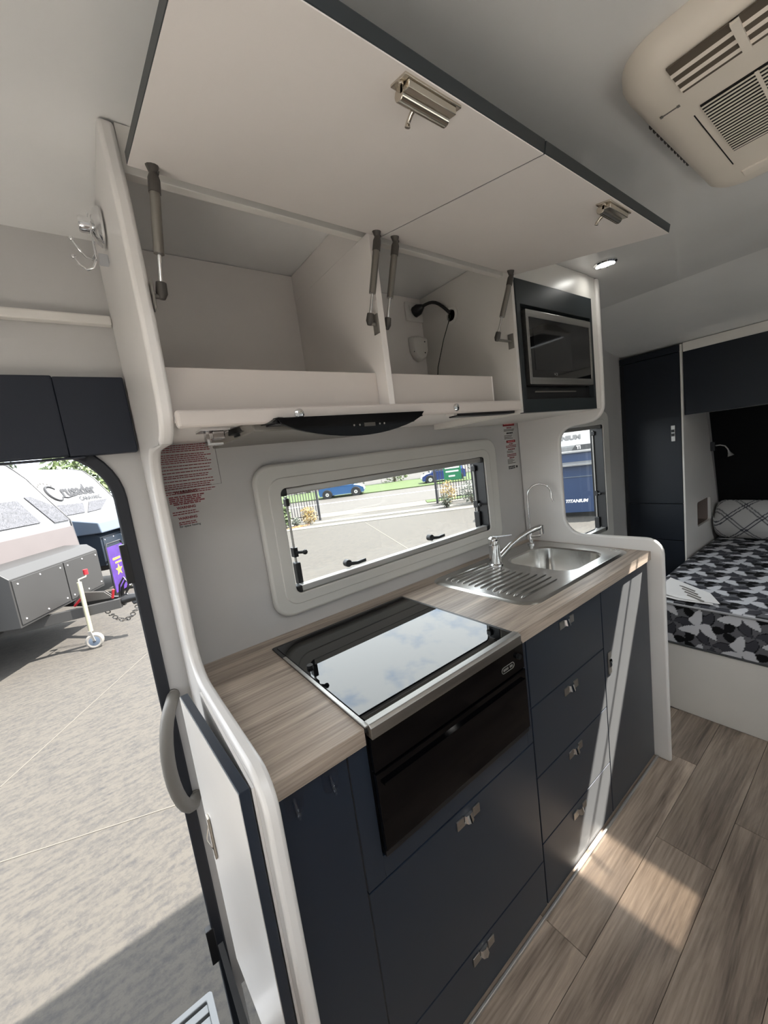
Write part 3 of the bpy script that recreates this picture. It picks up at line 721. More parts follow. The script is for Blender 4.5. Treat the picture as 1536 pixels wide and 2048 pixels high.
# ---------------------------------------------------------------- stickers (flat print)
ws = T('warning_sticker', 'clear warning sheet with lines of red text left of the window', 'sticker', (.08, -.001, 1.38))
def rows(parent, x0, x1, zs, hgt, mat, name='text_lines', y=-.0012, ragged=.0):
    m = MB()
    for z in zs:
        x = x0; end = x1 - random.random()*ragged
        while x < end:
            w = random.uniform(.004, .013)*hgt/.0028
            w = min(w, end-x)
            m.box(x, x+w, y, y+.0006, z-hgt/2, z+hgt/2); x += w + .0016*hgt/.0028
    return obj(name, m, mat, parent)
zs = []
z = 1.497
for n_ in (4, 5, 1, 1, 1, 2, 1, 3, 2):
    for i in range(n_): zs.append(z); z -= .0052
    z -= .0032
rows(ws, .000, .134, zs[:20], .0024, M_red, ragged=.02)
M_line = pm('grey_border_line', rgb(118, 112, 112), 0.6)
obj('border', MB().box(.1455, .1465, -.0012, -.0006, 1.385, 1.498).box(-.01, .1465, -.0012, -.0006, 1.3845, 1.3852), M_line, ws)
for (cx, zz, sz) in ((.053, 1.372, .0115), (.047, 1.332, .0095), (.046, 1.304, .0095)):
    obj('heading', text_mb('WARNING', sz, (cx, -.0012, zz), (1, 0, 0), (0, 0, 1), bold=.0004, align='CENTER'), M_red, ws)
rows(ws, .010, .096, (1.3645, 1.3595, 1.3545, 1.3495), .0034, M_red, ragged=.01)
rows(ws, .018, .084, (1.3448,), .0034, M_red)
rows(ws, .012, .078, (1.3245, 1.3185), .0026, M_red, ragged=.01)
rows(ws, .022, .072, (1.2965, 1.2915), .0026, M_red, ragged=.015)
obj('footer', text_mb('for space heating', .0075, (.022, -.0012, 1.2835), (1, 0, 0), (0, 0, 1), bold=.0001), M_ink, ws)

rs = T('instruction_sticker', 'narrow sticker with red headings above the sink corner', 'sticker', (1.48, -.001, 1.27))
obj('heading_block', MB().box(1.435, 1.523, -.0012, -.0006, 1.468, 1.488), M_redd, rs)
rows(rs, 1.443, 1.515, (1.478,), .0055, pm('pink_print', rgb(225, 150, 150), .6), y=-.0016)
rows(rs, 1.462, 1.500, (1.460,), .0050, M_red); rows(rs, 1.440, 1.520, (1.452, 1.446), .0034, M_grey, ragged=.02)
rows(rs, 1.458, 1.505, (1.435,), .0060, M_ink); rows(rs, 1.440, 1.510, (1.424, 1.417, 1.410), .0034, M_grey, ragged=.03)
obj('heading_block', MB().box(1.452, 1.520, -.0012, -.0006, 1.390, 1.401), M_redd, rs)
rows(rs, 1.460, 1.512, (1.3955,), .0032, pm('pink_print', rgb(225, 150, 150), .6), y=-.0016)
rows(rs, 1.470, 1.500, (1.383,), .0050, M_red); rows(rs, 1.445, 1.525, (1.375, 1.368), .0036, M_red)
rows(rs, 1.460, 1.512, (1.358,), .0055, M_red); rows(rs, 1.450, 1.510, (1.350, 1.344), .0034, M_grey, ragged=.02)
rows(rs, 1.450, 1.520, (1.334, 1.327), .0040, M_red); rows(rs, 1.465, 1.503, (1.318,), .0050, M_red)
rows(rs, 1.450, 1.515, (1.310, 1.304, 1.298, 1.292), .0034, M_grey, ragged=.04)
rows(rs, 1.452, 1.505, (1.276, 1.268), .0050, M_ink)
obj('emblem', MB().cyl((1.517, -.0006, 1.272), (1.517, -.0014, 1.272), .006, seg=12), M_ink, rs)

# ---------------------------------------------------------------- suction hook on the end panel
sh_ = T('suction_hook', 'chrome suction cup double hook on the end panel over the doorway', 'hook', (-.036, -.21, 1.82))
hc = V(-.0365, -.215, 1.893)
obj('suction_cup', MB().lathe([(.034, 0), (.034, .004), (.028, .011), (.016, .016), (.0, .017)], hc, (-1, 0, 0), 24), M_chrome, sh_, smooth=40)
obj('lock_knob', MB().lathe([(.013, .016), (.014, .032), (.012, .036), (0, .036)], hc, (-1, 0, 0), 16), M_chrome, sh_, smooth=35)
obj('stem', MB().prism([hc+V(-.018, -.007, .020), hc+V(-.018, .007, .020), hc+V(-.018, .004, -.062), hc+V(-.018, -.004, -.062)], (-.003, 0, 0)), M_chrome, sh_, bevel=.001)
for (dy, dz) in ((-.022, .0), (.018, -.016)):
    b0 = hc+V(-.020, 0, -.052+dz*.6)
    P = [b0, b0+V(-.006, dy*.3, -.012), b0+V(-.016, dy*.7, -.014), b0+V(-.026, dy, -.004), b0+V(-.033, dy*1.1, .010)]
    m = MB().tube(P, .0021, 8); m.ball(P[-1], .0042, 8); obj('hook_prong', m, M_chrome, sh_, smooth=50)
obj('lower_pad', MB().box(-.052, -.0365, -.224, -.206, 1.826, 1.842), M_clear, sh_, bevel=.002)
obj('rubber_stop', MB().lathe([(.0062, 0), (.0062, .003), (.0, .004)], (-.0088, -.04, 1.175), (1, 0, 0), 12), M_black, smooth=40, label='tiny black rubber stop on the inside of the doorway end panel', cat='bumper')

# ---------------------------------------------------------------- air conditioner
ac = T('air_conditioner', 'cream ceiling air conditioner with louvres and slatted grille', 'air conditioner', (.86, -1.2, 1.90))
ax0, ax1, ay0, ay1 = .655, 1.262, -1.50, -.826
ZB = 1.925
lo = []
for (z, ins, r) in ((1.9748, .0, .070), (1.958, .0, .070), (1.943, .006, .068), (1.932, .018, .06), (1.9272, .040, .05)):
    lo.append([V(x, y, z) for x, y in rrect(ax0+ins, ax1-ins*1.5, ay0+ins, ay1-ins, r, 8)])
obj('casing', MB().loft(lo), M_ac, ac, smooth=40)
obj('louvre_recess', MB().box(.678, .757, -1.43, -.900, ZB, ZB+.0024), M_aclv, ac)
for i in range(3):
    x = .694+.0225*i
    obj('louvre', MB().prism([V(x, -1.43, ZB+.0018), V(x+.007, -1.43, ZB-.0032), V(x+.009, -1.43, ZB-.0022), V(x+.003, -1.43, ZB+.0022)], (0, .530, 0)), M_ac, ac)
for y in (-.980, -1.13, -1.28):
    obj('louvre_divider', MB().box(.678, .757, y-.005, y+.005, ZB-.0038, ZB+.002), M_ac, ac)
obj('grille_recess', MB().box(.821, 1.041, -1.36, -.906, ZB, ZB+.0024), M_acd, ac)
for i in range(20):
    x = .8245+.01085*i
    obj('grille_slat', MB().box(x, x+.0044, -1.36, -.906, ZB-.0014, ZB-.0006), M_ac, ac)
for y in (-.978, -1.10, -1.22):
    obj('grille_rib', MB().box(.821, 1.041, y-.0025, y+.0025, ZB-.0022, ZB-.0014), M_ac, ac)
obj('panel_groove', MB().box(.840, 1.10, -.8935, -.8920, ZB+.0012, ZB+.0024), M_acd, ac)
ms = MB().box(.784, .786, -.885, -.860, ZB+.001, ZB+.0024); ms.box(.782, .788, -.887, -.883, ZB+.001, ZB+.0024); ms.box(.782, .788, -.862, -.858, ZB+.001, ZB+.0024)
obj('logo_mark', ms, M_grey, ac)
for i in range(12):
    x = .83+.019*i
    obj('side_notch', MB().box(x, x+.008, -.8290, -.8255, 1.948, 1.953), M_dgrey, ac)
obj('panel_clip', MB().box(1.150, 1.185, -1.10, -.895, ZB-.001, ZB+.0045), M_ac, ac, bevel=.003)

# ---------------------------------------------------------------- downlights
def downlight(x, y, lab, power):
    t = T('downlight', lab, 'light', (x, y, 1.955), group='ceiling downlights')
    obj('bezel', MB().lathe([(.038, 0), (.038, -.005), (.031, -.009), (.030, -.004)], (x, y, 1.9748), (0, 0, 1), 28), M_chrome, t, smooth=40)
    obj('lens', MB().lathe([(.030, 0), (.030, -.005), (.0, -.006)], (x, y, 1.9747), (0, 0, 1), 28), M_emit, t, smooth=40)
    ld = bpy.data.lights.new('lamp', 'AREA'); ld.shape = 'DISK'; ld.size = .06; ld.energy = power; ld.color = (1.0, .97, .92)
    lo_ = bpy.data.objects.new('lamp', ld); COL.objects.link(lo_); lo_.parent = t; lo_.location = (0, 0, .0085)
downlight(1.449, -.476, 'small round lit downlight beside the air conditioner', LAMP*.2)
for (x, y, lab) in ((-.95, -.60, 'unseen fill downlight added inside the entry doorway'), (-.95, -1.55, 'unseen fill downlight added over the rear seats'),
                    (.25, -1.75, 'unseen fill downlight added over the opposite window'), (1.45, -1.72, 'unseen fill downlight added by the opposite wall')):
    downlight(x, y, lab, LAMP)  # unseen lamps, added to brighten the interior

# ---------------------------------------------------------------- fold down flap, grab handle, strap beside the doorway
fp = T('bench_flap', 'folded down bench flap with white face and navy edges by the doorway', 'flap', (-.065, -.38, .30))
b0 = V(-.0745, -.205, 0); b1 = V(-.0560, -.575, 0); th = V(.016, .0008, 0)
def quad(z): return [b0+V(0, 0, z), b1+V(0, 0, z), b1+th+V(0, 0, z), b0+th+V(0, 0, z)]
obj('board', MB().loft([quad(.25), quad(.940)]), M_navy, fp, bevel=.001)
i0 = b0.lerp(b1, .004)+V(-.0012, 0, 0); i1 = b0.lerp(b1, .996)+V(-.0012, 0, 0); tt = V(.0011, 0, 0)
obj('white_face', MB().loft([[i0+V(0, 0, .252), i1+V(0, 0, .252), i1+tt+V(0, 0, .252), i0+tt+V(0, 0, .252)], [i0+V(0, 0, .9385), i1+V(0, 0, .9385), i1+tt+V(0, 0, .9385), i0+tt+V(0, 0, .9385)]]), M_panel, fp)
lt = b0.lerp(b1, .14)
lm2 = MB().box(lt.x-.006, lt.x-.0015, lt.y-.009, lt.y+.009, .58, .68)
lm2.loft([[V(lt.x-.006, lt.y-.004, .60), V(lt.x-.006, lt.y+.004, .60)], [V(lt.x-.014, lt.y-.004, .63), V(lt.x-.014, lt.y+.004, .63)], [V(lt.x-.006, lt.y-.004, .66), V(lt.x-.006, lt.y+.004, .66)]], False, False, closed=False)
obj('flap_latch', lm2, M_bronze, fp, bevel=.001)
obj('hinge_strip', MB().box(-.0375, -.0332, -.572, -.215, .25, .935), M_panel, fp)

gh = T('grab_handle', 'grey curved grab handle on the wall beside the doorway', 'grab handle', (-.075, -.03, .56))
ga = []
for i in range(15):
    a = -90 + 180*i/14
    ga.append(V(-.073 - .046*math.cos(R(a)), -.004 - .075*max(0, math.cos(R(a)))**.6, .703 + .150*math.sin(R(a))))
obj('grip', MB().tube(ga, .0155, 12), M_grey, gh, smooth=40)
for z in (.553, .853):
    obj('mount', MB().lathe([(.017, 0), (.017, .006), (.012, .010), (0, .010)], (-.075, -.0005, z), (0, -1, 0), 16), M_grey, gh, smooth=40)
spn = T('door_strap', 'black strap with a red tag hanging at the doorway sill', 'strap', (-.07, -.05, -.0))
obj('strap', MB().prism([V(-.100, -.034, .12), V(-.086, -.034, .12), V(-.078, -.20, .006), V(-.095, -.20, .006)], (0, 0, .003)), M_black, spn)
obj('red_tag', MB().prism([V(-.082, -.205, .02), V(-.077, -.215, .05), V(-.074, -.215, .05), V(-.078, -.205, .01)], (0, -.004, 0)), M_redd, spn)
obj('white_tag', MB().prism([V(-.080, -.225, .006), V(-.074, -.225, .006), V(-.073, -.245, .03), V(-.078, -.245, .03)], (0, 0, .003)), M_paper, spn)

# ---------------------------------------------------------------- wardrobe, overhead locker, bed
wd = T('wardrobe', 'tall navy wardrobe with white side beside the bed', 'wardrobe', (2.95, -.17, 0))
def xw(z): return 3.655 - .2877*(z)          # inner face of the sloping front wall
WT = 1.822
nx0, nx1, nz0, nz1 = 2.925, 3.205, .690, .852
outp = [V(2.718, -.335, .002), V(xw(.002)-.005, -.335, .002), V(xw(WT-.06)-.12, -.335, WT-.06), V(2.718, -.335, WT)]
o4 = []
for p in outp: o4 += [p]*4
inr = [V(x, -.335, z) for x, z in rrect(nx0, nx1, nz0, nz1, .018, 3)]
obj('side_panel', MB().ring(o4, inr, (0, .016, 0)), M_panel, wd)
nb_ = MB(); nb_.box(nx0-.008, nx0, -.319, -.16, nz0-.008, nz1+.008); nb_.box(nx1, nx1+.008, -.319, -.16, nz0-.008, nz1+.008)
nb_.box(nx0, nx1, -.319, -.16, nz0-.008, nz0); nb_.box(nx0, nx1, -.319, -.16, nz1, nz1+.008); nb_.box(nx0-.008, nx1+.008, -.160, -.152, nz0-.008, nz1+.008)
obj('niche', nb_, pm('niche_grey_brown', rgb(128, 114, 107), .6), wd)
obj('edge_strip', MB().box(2.700, 2.718, -.337, -.327, .002, WT-.002), M_white, wd, bevel=.002)
obj('carcass', MB().box(2.720, 2.726, -.318, -.005, .002, WT-.012), M_carc, wd)
obj('header', MB().box(2.702, 2.719, -.326, -.004, 1.782, WT-.004), M_navyd, wd, bevel=.001)
obj('stile', MB().box(2.706, 2.719, -.026, -.004, .05, 1.779), M_carc, wd)
dd = obj('door', MB().box(2.700, 2.718, -.325, -.028, .886, 1.778), M_navyd, wd, bevel=.001)
hm = MB().box(2.694, 2.700, -.296, -.276, 1.268, 1.362); obj('handle', hm, M_alu, dd, bevel=.001)
obj('handle_tab', MB().box(2.688, 2.694, -.293, -.279, 1.298, 1.315), M_black, dd); obj('handle_tab', MB().box(2.688, 2.694, -.293, -.279, 1.322, 1.338), M_black, dd)
for (z0, z1) in ((.652, .881), (.352, .647), (.052, .347)):
    obj('drawer', MB().box(2.700, 2.718, -.325, -.028, z0, z1), M_navyd, wd, bevel=.001)

lk = T('overhead_locker', 'long dark overhead locker above the bed head', 'cabinet', (2.95, -1.05, 1.41))
obj('front', MB().box(2.720, 2.737, -1.76, -.338, 1.414, 1.776), M_navyd, lk, bevel=.001)
obj('carcass', MB().prism([V(2.738, -1.76, 1.420), V(xw(1.42)-.06, -1.76, 1.420), V(xw(1.776)-.09, -1.76, 1.776), V(2.738, -1.76, 1.776)], (0, 1.422, 0)), M_navyd, lk)
obj('fascia', MB().box(2.720, 2.736, -1.76, -.338, 1.7765, 1.8265), M_white, lk)
hbd = MB().prism([V(xw(.60)-.055, -1.76, .60), V(xw(.60)-.022, -1.76, .60), V(xw(1.413)-.022, -1.76, 1.413), V(xw(1.413)-.055, -1.76, 1.413)], (0, 1.420, 0))
obj('headboard', hbd, M_blackfab, label='black fabric headboard on the sloping wall behind the bed', cat='headboard', origin=False)

bs = T('bed_base', 'white bed base under the patterned mattress', 'bed base', (2.6, -1.05, 0))
obj('end_board', MB().box(1.930, 1.946, -1.74, -.345, .0, .340), M_white, bs, bevel=.003)
obj('side_board', MB().box(1.947, 3.30, -.361, -.345, .0, .340), M_white, bs)
obj('side_board', MB().box(1.947, 3.30, -1.74, -1.724, .0, .340), M_white, bs)
obj('deck', MB().box(1.947, 3.30, -1.723, -.362, .310, .340), M_white, bs)

# mattress cover: interlocking three-armed figures in black, greys and white
def tri_pattern(u, v):
    s = .165
    a1 = (s, 0.0); a2 = (s*.5, s*.8660)
    def near(ou, ov):
        uu, vv = u-ou, v-ov
        j = vv/a2[1]; i = (uu - j*a2[0])/a1[0]
        best = None
        for di in (0, 1):
            for dj in (0, 1):
                ii, jj = math.floor(i)+di, math.floor(j)+dj
                du, dv = uu-ii*a1[0]-jj*a2[0], vv-jj*a2[1]
                d = math.hypot(du, dv)
                if best is None or d < best[0]: best = (d, math.atan2(dv, du))
        return best
    d, a = near(0, 0)
    tw = lambda q: 2/math.pi*math.asin(math.cos(q))
    rW = s*(.275 + .165*tw(3*(a - .55 + d/s*1.3)) + .065*tw(6*a + .8))
    if d < rW: return rgb(196, 196, 200)[:3]
    d2, b = near(s*.5, s*.2887)
    rB = s*(.225 + .185*tw(3*(b + .75 - d2/s*1.2)))
    if d2 < rB: return rgb(14, 14, 16)[:3]
    if abs(d-rW) < s*.012: return rgb(16, 16, 18)[:3]
    d3, c = near(0, s*.5774)
    seg_ = math.sin(3*(c + .3 + d3/s*2.0))
    if abs(seg_) < .16: return rgb(14, 14, 16)[:3]
    return rgb(96, 96, 100)[:3] if seg_ > 0 else rgb(62, 62, 68)[:3]
def soft_block(name, prof, y0, y1, mat, parent, colf, step=.0075, yr=.03):
    """profile (x,z) swept along y with rounded ends; coloured per vertex"""
    ys = []; y = y1; vs = []; cols = []; fs = []
    while y > y0:
        ys.append(y); y -= step if y > -.95 else .02
    ys.append(y0); ny = len(ys)-1
    L = [0.0]
    for i in range(1, len(prof)): L.append(L[-1] + math.dist(prof[i], prof[i-1]))
    m = len(prof)
    cz = sum(p[1] for p in prof)/m
    for j in range(ny+1):
        y = ys[j]
        e = min(y-y0, y1-y); k = 0 if e > yr else (1-math.sqrt(max(0, 1-((yr-e)/yr)**2)))
        for i, (x, z) in enumerate(prof):
            vs.append((x + (.5*k*yr if x < 2.2 else 0), y, z - k*yr*(1 if z > cz else -1)*.8)); cols.append(colf(L[i], y))
    for j in range(ny):
        for i in range(m-1):
            a = j*m+i; fs.append((a, a+1, a+m+1, a+m))
    mb = MB(); mb.v = [Vector(p) for p in vs]; mb.f = fs
    o = obj(name, mb, mat, parent, smooth=60)
    ca = o.data.color_attributes.new('Col', 'FLOAT_COLOR', 'POINT')
    for i, c in enumerate(cols): ca.data[i].color = (c[0], c[1], c[2], 1)
    return o
M_matt = vcol_mat('mattress_print')
mt = T('mattress', 'mattress in a black grey and white interlocking print', 'mattress', (2.6, -1.05, .34))
prof = [(1.955, .342)]
for i in range(52): prof.append((1.928 - .004*math.sin(math.pi*i/51), .350 + .185*i/51))
prof += [(1.930, .541), (1.935, .547), (1.943, .552)]
x = 1.950
while x < 3.40:
    prof.append((x, .5545 + .004*math.sin(x*5))); x += .0042 if x < 2.5 else .007
soft_block('cover', prof, -1.738, -.346, M_matt, mt, lambda s_, y: tri_pattern(s_+.03, y+.02), .0038)
M_pipe = pm('grey_piping', rgb(150, 150, 152), .7)
obj('piping', MB().tube([V(1.925, -1.73+.0692*i, .543) for i in range(21)], .0055, 8), M_pipe, mt, smooth=40)
obj('piping', MB().tube([V(1.926, -1.73+.0692*i, .347) for i in range(21)], .005, 8), pm('dark_piping', rgb(60, 60, 62), .7), mt, smooth=40)
obj('core', MB().box(1.96, 3.30, -1.70, -.385, .345, .53), M_paper, mt)

M_pil = vcol_mat('pillow_print')
def lattice(s_, y):
    u = s_*1.0; v = y
    p = .17
    a = abs(((u+v) / p) % 1.0 - .5)*p; b = abs(((u-v) / p) % 1.0 - .5)*p
    e = min(abs(a-.012), abs(b-.012))
    return rgb(70, 70, 76)[:3] if e < .0045 else rgb(178, 176, 174)[:3]
pi = T('pillow', 'pale pillow with dark lattice print against the headboard', 'pillow', (3.25, -.7, .55))
pr = []
for i in range(61):
    t = i/60; a = math.pi*(1-t)
    pr.append((3.235 - .075*math.sin(math.pi*t)**.6 + .05*t, .560 + .250*t))
soft_block('case', pr, -1.02, -.352, M_pil, pi, lattice, .004, .05)
pb = []
obj('filling', MB().box(3.235, 3.30, -.97, -.41, .575, .755), M_paper, pi, bevel=.02)

rl = T('reading_lamp', 'small gooseneck reading lamp on the wardrobe side by the bed', 'lamp', (3.235, -.34, 1.16))
obj('mount', MB().box(3.215, 3.250, -.360, -.3355, 1.155, 1.215), M_black, rl, bevel=.003)
gl = [V(3.232, -.360, 1.188), V(3.23, -.385, 1.190), V(3.23, -.410, 1.182), V(3.23, -.424, 1.160), V(3.23, -.430, 1.140)]
obj('neck', MB().tube(gl, .004, 8), M_alu, rl, smooth=40)
obj('shade', MB().lathe([(.006, .0), (.008, .012), (.018, .034), (.016, .034), (.0, .020)], gl[-1]+V(0, .002, .006), (0, -.35, -1), 16), M_alu, rl, smooth=40)

br = T('brochure', 'white folded brochure lying on the corner of the mattress', 'brochure', (2.05, -.50, .562))
bz0 = .563
obj('top_sheet', MB().prism([V(2.20, -.405, bz0+.012), V(1.985, -.405, bz0+.006), V(1.955, -.52, bz0), V(1.972, -.66, bz0), V(2.08, -.60, bz0+.003)], (0, 0, .0012)), M_paper, br)
obj('lower_sheet', MB().prism([V(2.17, -.410, bz0-.003), V(1.965, -.410, bz0-.003), V(1.94, -.51, bz0-.003), V(1.955, -.64, bz0-.003), V(2.06, -.60, bz0-.003)], (0, 0, .0012)), M_paper, br)
pmk = MB()
for i in range(4):
    pmk.prism([V(2.12-.035*i, -.47-.02*i, bz0+.0085-.0012*i), V(2.105-.035*i, -.47-.02*i, bz0+.0085-.0012*i), V(2.06-.035*i, -.545-.02*i, bz0+.0060-.001*i), V(2.075-.035*i, -.545-.02*i, bz0+.0060-.001*i)], (0, 0, .0004))
obj('print', pmk, M_grey, br)
# ================================================================== outside
def asphalt(name, c0, c1, sc, bump=.35, rough=.75):
    m = bpy.data.materials.new(name); m.use_nodes = True
    nt = m.node_tree; p = nt.nodes['Principled BSDF']; p.inputs['Roughness'].default_value = rough; p.inputs['Specular IOR Level'].default_value = .35
    tc = nt.nodes.new('ShaderNodeTexCoord'); n1 = nt.nodes.new('ShaderNodeTexNoise'); n2 = nt.nodes.new('ShaderNodeTexNoise')
    n1.inputs['Scale'].default_value = sc; n1.inputs['Detail'].default_value = 9; n1.inputs['Roughness'].default_value = .75
    mp = nt.nodes.new('ShaderNodeMapping'); mp.inputs['Rotation'].default_value = (0, 0, R(-25)); mp.inputs['Scale'].default_value = (1.0, 3.2, 1)
    n2.inputs['Scale'].default_value = sc*.30; n2.inputs['Detail'].default_value = 6
    ad = nt.nodes.new('ShaderNodeMath'); ad.operation = 'MULTIPLY_ADD'; ad.inputs[1].default_value = .8
    rp = nt.nodes.new('ShaderNodeValToRGB'); rp.color_ramp.elements[0].position = .62; rp.color_ramp.elements[1].position = 1.08
    rp.color_ramp.elements[0].color = c0; rp.color_ramp.elements[1].color = c1
    nt.links.new(tc.outputs['Object'], mp.inputs['Vector']); nt.links.new(mp.outputs['Vector'], n2.inputs['Vector']); nt.links.new(tc.outputs['Object'], n1.inputs['Vector'])
    nt.links.new(n2.outputs['Fac'], ad.inputs[0]); nt.links.new(n1.outputs['Fac'], ad.inputs[2]); nt.links.new(ad.outputs['Value'], rp.inputs['Fac'])
    nt.links.new(rp.outputs['Color'], p.inputs['Base Color'])
    bp = nt.nodes.new('ShaderNodeBump'); bp.inputs['Strength'].default_value = bump; bp.inputs['Distance'].default_value = .012
    nt.links.new(n1.outputs['Fac'], bp.inputs['Height']); nt.links.new(bp.outputs['Normal'], p.inputs['Normal'])
    return m
M_asph = asphalt('weathered_asphalt', (.024, .0228, .0228, 1), (.054, .048, .040, 1), 34)
M_road = asphalt('road_asphalt', (.040, .037, .034, 1), (.062, .056, .050, 1), 9, .1)
M_conc = pm('pale_concrete', (.10, .095, .083, 1), .8, noise=((6, 6, 6), .12))
M_grass = pm('verge_grass', (.035, .058, .009, 1), .9, noise=((20, 20, 20), .35), bump=(60, .6))
M_joint = pm('pale_joint', (.075, .068, .056, 1), .8)
gd = obj('ground', MB().box(-45, 70, -45, 80, G-.4, G), M_asph, kind='structure', origin=False)
for (x0, y0, x1, y1, w) in ((-1.085, 2.79, .03, 4.50, .010), (-.966, 1.941, -.068, 1.595, .008), (6.88, 9.66, 5.06, 5.25, .03)):
    dv = V(x1-x0, y1-y0, 0); nn = V(-dv.y, dv.x, 0).normalized()*w/2; a = V(x0, y0, G); b_ = V(x1, y1, G)
    obj('joint', MB().prism([a+nn, a-nn, b_-nn, b_+nn], (0, 0, .003)), M_joint, gd)
SD = V(.79, -.613, 0); SN = V(.613, .79, 0)
def S(a, n, z=0.0): return SD*a + SN*n + V(0, 0, G+z)
def strip(name, a0, a1, n0, n1, z0, z1, mat):
    return obj(name, MB().prism([S(a0, n0, z0), S(a1, n0, z0), S(a1, n1, z0), S(a0, n1, z0)], (0, 0, z1-z0)), mat, kind='structure', origin=False)
strip('kerb_strip', -14, 14, 12.05, 12.55, -.05, .012, M_conc)
strip('footpath', -14, 14, 13.0, 13.5, -.05, .010, M_conc)
strip('crossover', -14, 14, 14.4, 15.9, -.05, .006, pm('worn_concrete', (.085, .074, .060, 1), .85, noise=((1, 5, 1), .15)))
strip('road', -30, 30, 16.0, 22.9, -.05, .004, M_road)
strip('lane_line', -30, 30, 20.1, 20.3, .004, .008, M_paper)
strip('verge', -30, 30, 23.4, 31.0, -.05, .05, M_grass)
strip('verge_near', 1.9, 6, 14.9, 15.7, .006, .03, M_grass)

# ---------------------------------------------------------------- foliage
def leaves(cx, rad, n, size, seed, shell=.45):
    rnd = random.Random(seed); m = MB(); c = Vector(cx)
    for _ in range(n):
        while True:
            p = V(rnd.uniform(-1, 1), rnd.uniform(-1, 1), rnd.uniform(-1, 1))
            if shell < p.length < 1: break
        q = c + V(p.x*rad[0], p.y*rad[1], p.z*rad[2])
        a = V(rnd.gauss(0, 1), rnd.gauss(0, 1), rnd.gauss(0, 1)).normalized(); b_ = a.orthogonal().normalized()
        s_ = size*rnd.uniform(.6, 1.3)
        m._add([q+a*s_, q+b_*s_*.5, q-a*s_, q-b_*s_*.5], [(0, 1, 2, 3)])
    return m
M_leafg = pm('grey_green_leaf', (.032, .042, .027, 1), .6, noise=((9, 9, 9), .4))
M_leafd = pm('dark_green_leaf', (.018, .029, .012, 1), .6, noise=((5, 5, 5), .4))
M_leafy = pm('yellow_leaf', (.14, .085, .01, 1), .6, noise=((9, 9, 9), .35))
M_leafl = pm('light_green_leaf', (.05, .075, .02, 1), .6, noise=((9, 9, 9), .35))
M_trunk = pm('bark', (.10, .075, .055, 1), .85)
def bush(name, a, n, r, h, mat, lab, seed, num=420, size=.045, group=None, base=True):
    c = S(a, n); t = T(name, lab, 'bush', c, group=group)
    obj('foliage', leaves(c+V(0, 0, h*.55), (r, r, h*.55), num, size, seed, .2), mat, t)
    st_ = MB()
    for k in range(5):
        an = k*1.256; st_.tube([c, c+V(math.cos(an)*r*.5, math.sin(an)*r*.5, h*.6)], [.02, .008], 5)
    obj('stem', st_, M_trunk, t)
    return t
bush('bush', -2.62, 13.15, .30, .62, M_leafy, 'yellow leafed bush beside the left gate post', 1, group='yellow bushes by the driveway gate')
bush('bush', -3.06, 12.95, .16, .30, M_leafg, 'low grey bush at the foot of the left gate fence', 2, 200)
bush('bush', -3.45, 12.9, .24, .75, M_leafl, 'spiky pale green bush beside the left gate fence', 3, 260, .09)
bush('bush', 2.66, 13.85, .32, .85, M_leafy, 'yellow leafed bush in front of the right gate fence', 4, 460, group='yellow bushes by the driveway gate')
bush('bush', 3.40, 13.25, .44, .80, M_leafg, 'large grey green bush in front of the right gate fence', 5, 700)
bush('bush', 2.42, 12.95, .20, .45, M_leafd, 'dark low bush between the right gate post and the grey bush', 6, 260)
obj('leaf_litter', leaves(S(-2.95, 12.68, .02), (.5, .06, .03), 260, .035, 8, 0), pm('dry_leaf', (.35, .15, .05, 1), .8), kind='stuff', label='orange dry leaves along the kerb under the gate fence', cat='leaves')
hcols = (M_leafd, M_leafg, M_leafl)
hlabs = ('dark hedge section across the road behind the left gate fence', 'grey green hedge section behind the light blue hatchback', 'pale green hedge section between the two parked cars',
         'dark hedge section behind the dark blue car', 'grey green hedge section behind the green sign board')
for k in range(5):
    a = -6.6 + 3.7*k
    h = T('hedge', hlabs[k], 'hedge', S(a, 31.6), group='far hedge')
    obj('foliage', leaves(S(a, 31.6, 1.3), (1.82, 1.2, 1.6), 900, .13, 20+k, .3), hcols[k % 3], h)
    obj('stem', MB().tube([S(a, 31.6), S(a, 31.6, 1.6)], [.12, .05], 6), M_trunk, h)

# ---------------------------------------------------------------- driveway gate fences
M_fence = pm('black_steel_fence', rgb(46, 46, 50), .5)
def fence(a0, a1, n0, step, lab, post_at, hgt):
    t = T('gate_fence', lab, 'fence', S((a0+a1)/2, n0), group='driveway gate fences')
    for z in (.18, hgt-.15):
        obj('rail', MB().prism([S(a0, n0-.015, z), S(a1, n0-.015, z), S(a1, n0+.015, z), S(a0, n0+.015, z)], (0, 0, .04)), M_fence, t)
    a = a0; k = 0
    while a < a1:
        obj('picket', MB().prism([S(a, n0-.01, .05), S(a+.022, n0-.01, .05), S(a+.022, n0+.01, .05), S(a, n0+.01, .05)], (0, 0, hgt-.02)), M_fence, t); a += step
    obj('post', MB().prism([S(post_at-.04, n0-.04), S(post_at+.04, n0-.04), S(post_at+.04, n0+.04), S(post_at-.04, n0+.04)], (0, 0, hgt+.1)), M_fence, t)
fence(-5.2, -2.42, 13.85, .105, 'black picket gate fence left of the driveway', -2.36, 1.55)
fence(2.32, 5.2, 14.4, .105, 'black picket gate fence right of the driveway with green sign', 2.26, 1.60)
sg = T('sign_board', 'green sign board with white lettering on the right gate fence', 'sign', S(2.95, 14.3, .85))
M_sgreen = pm('sign_green', rgb(30, 105, 70), .5)
obj('board', MB().prism([S(2.62, 14.33, .85), S(3.30, 14.33, .85), S(3.30, 14.36, .85), S(2.62, 14.36, .85)], (0, 0, .62)), M_sgreen, sg)
sl = MB()
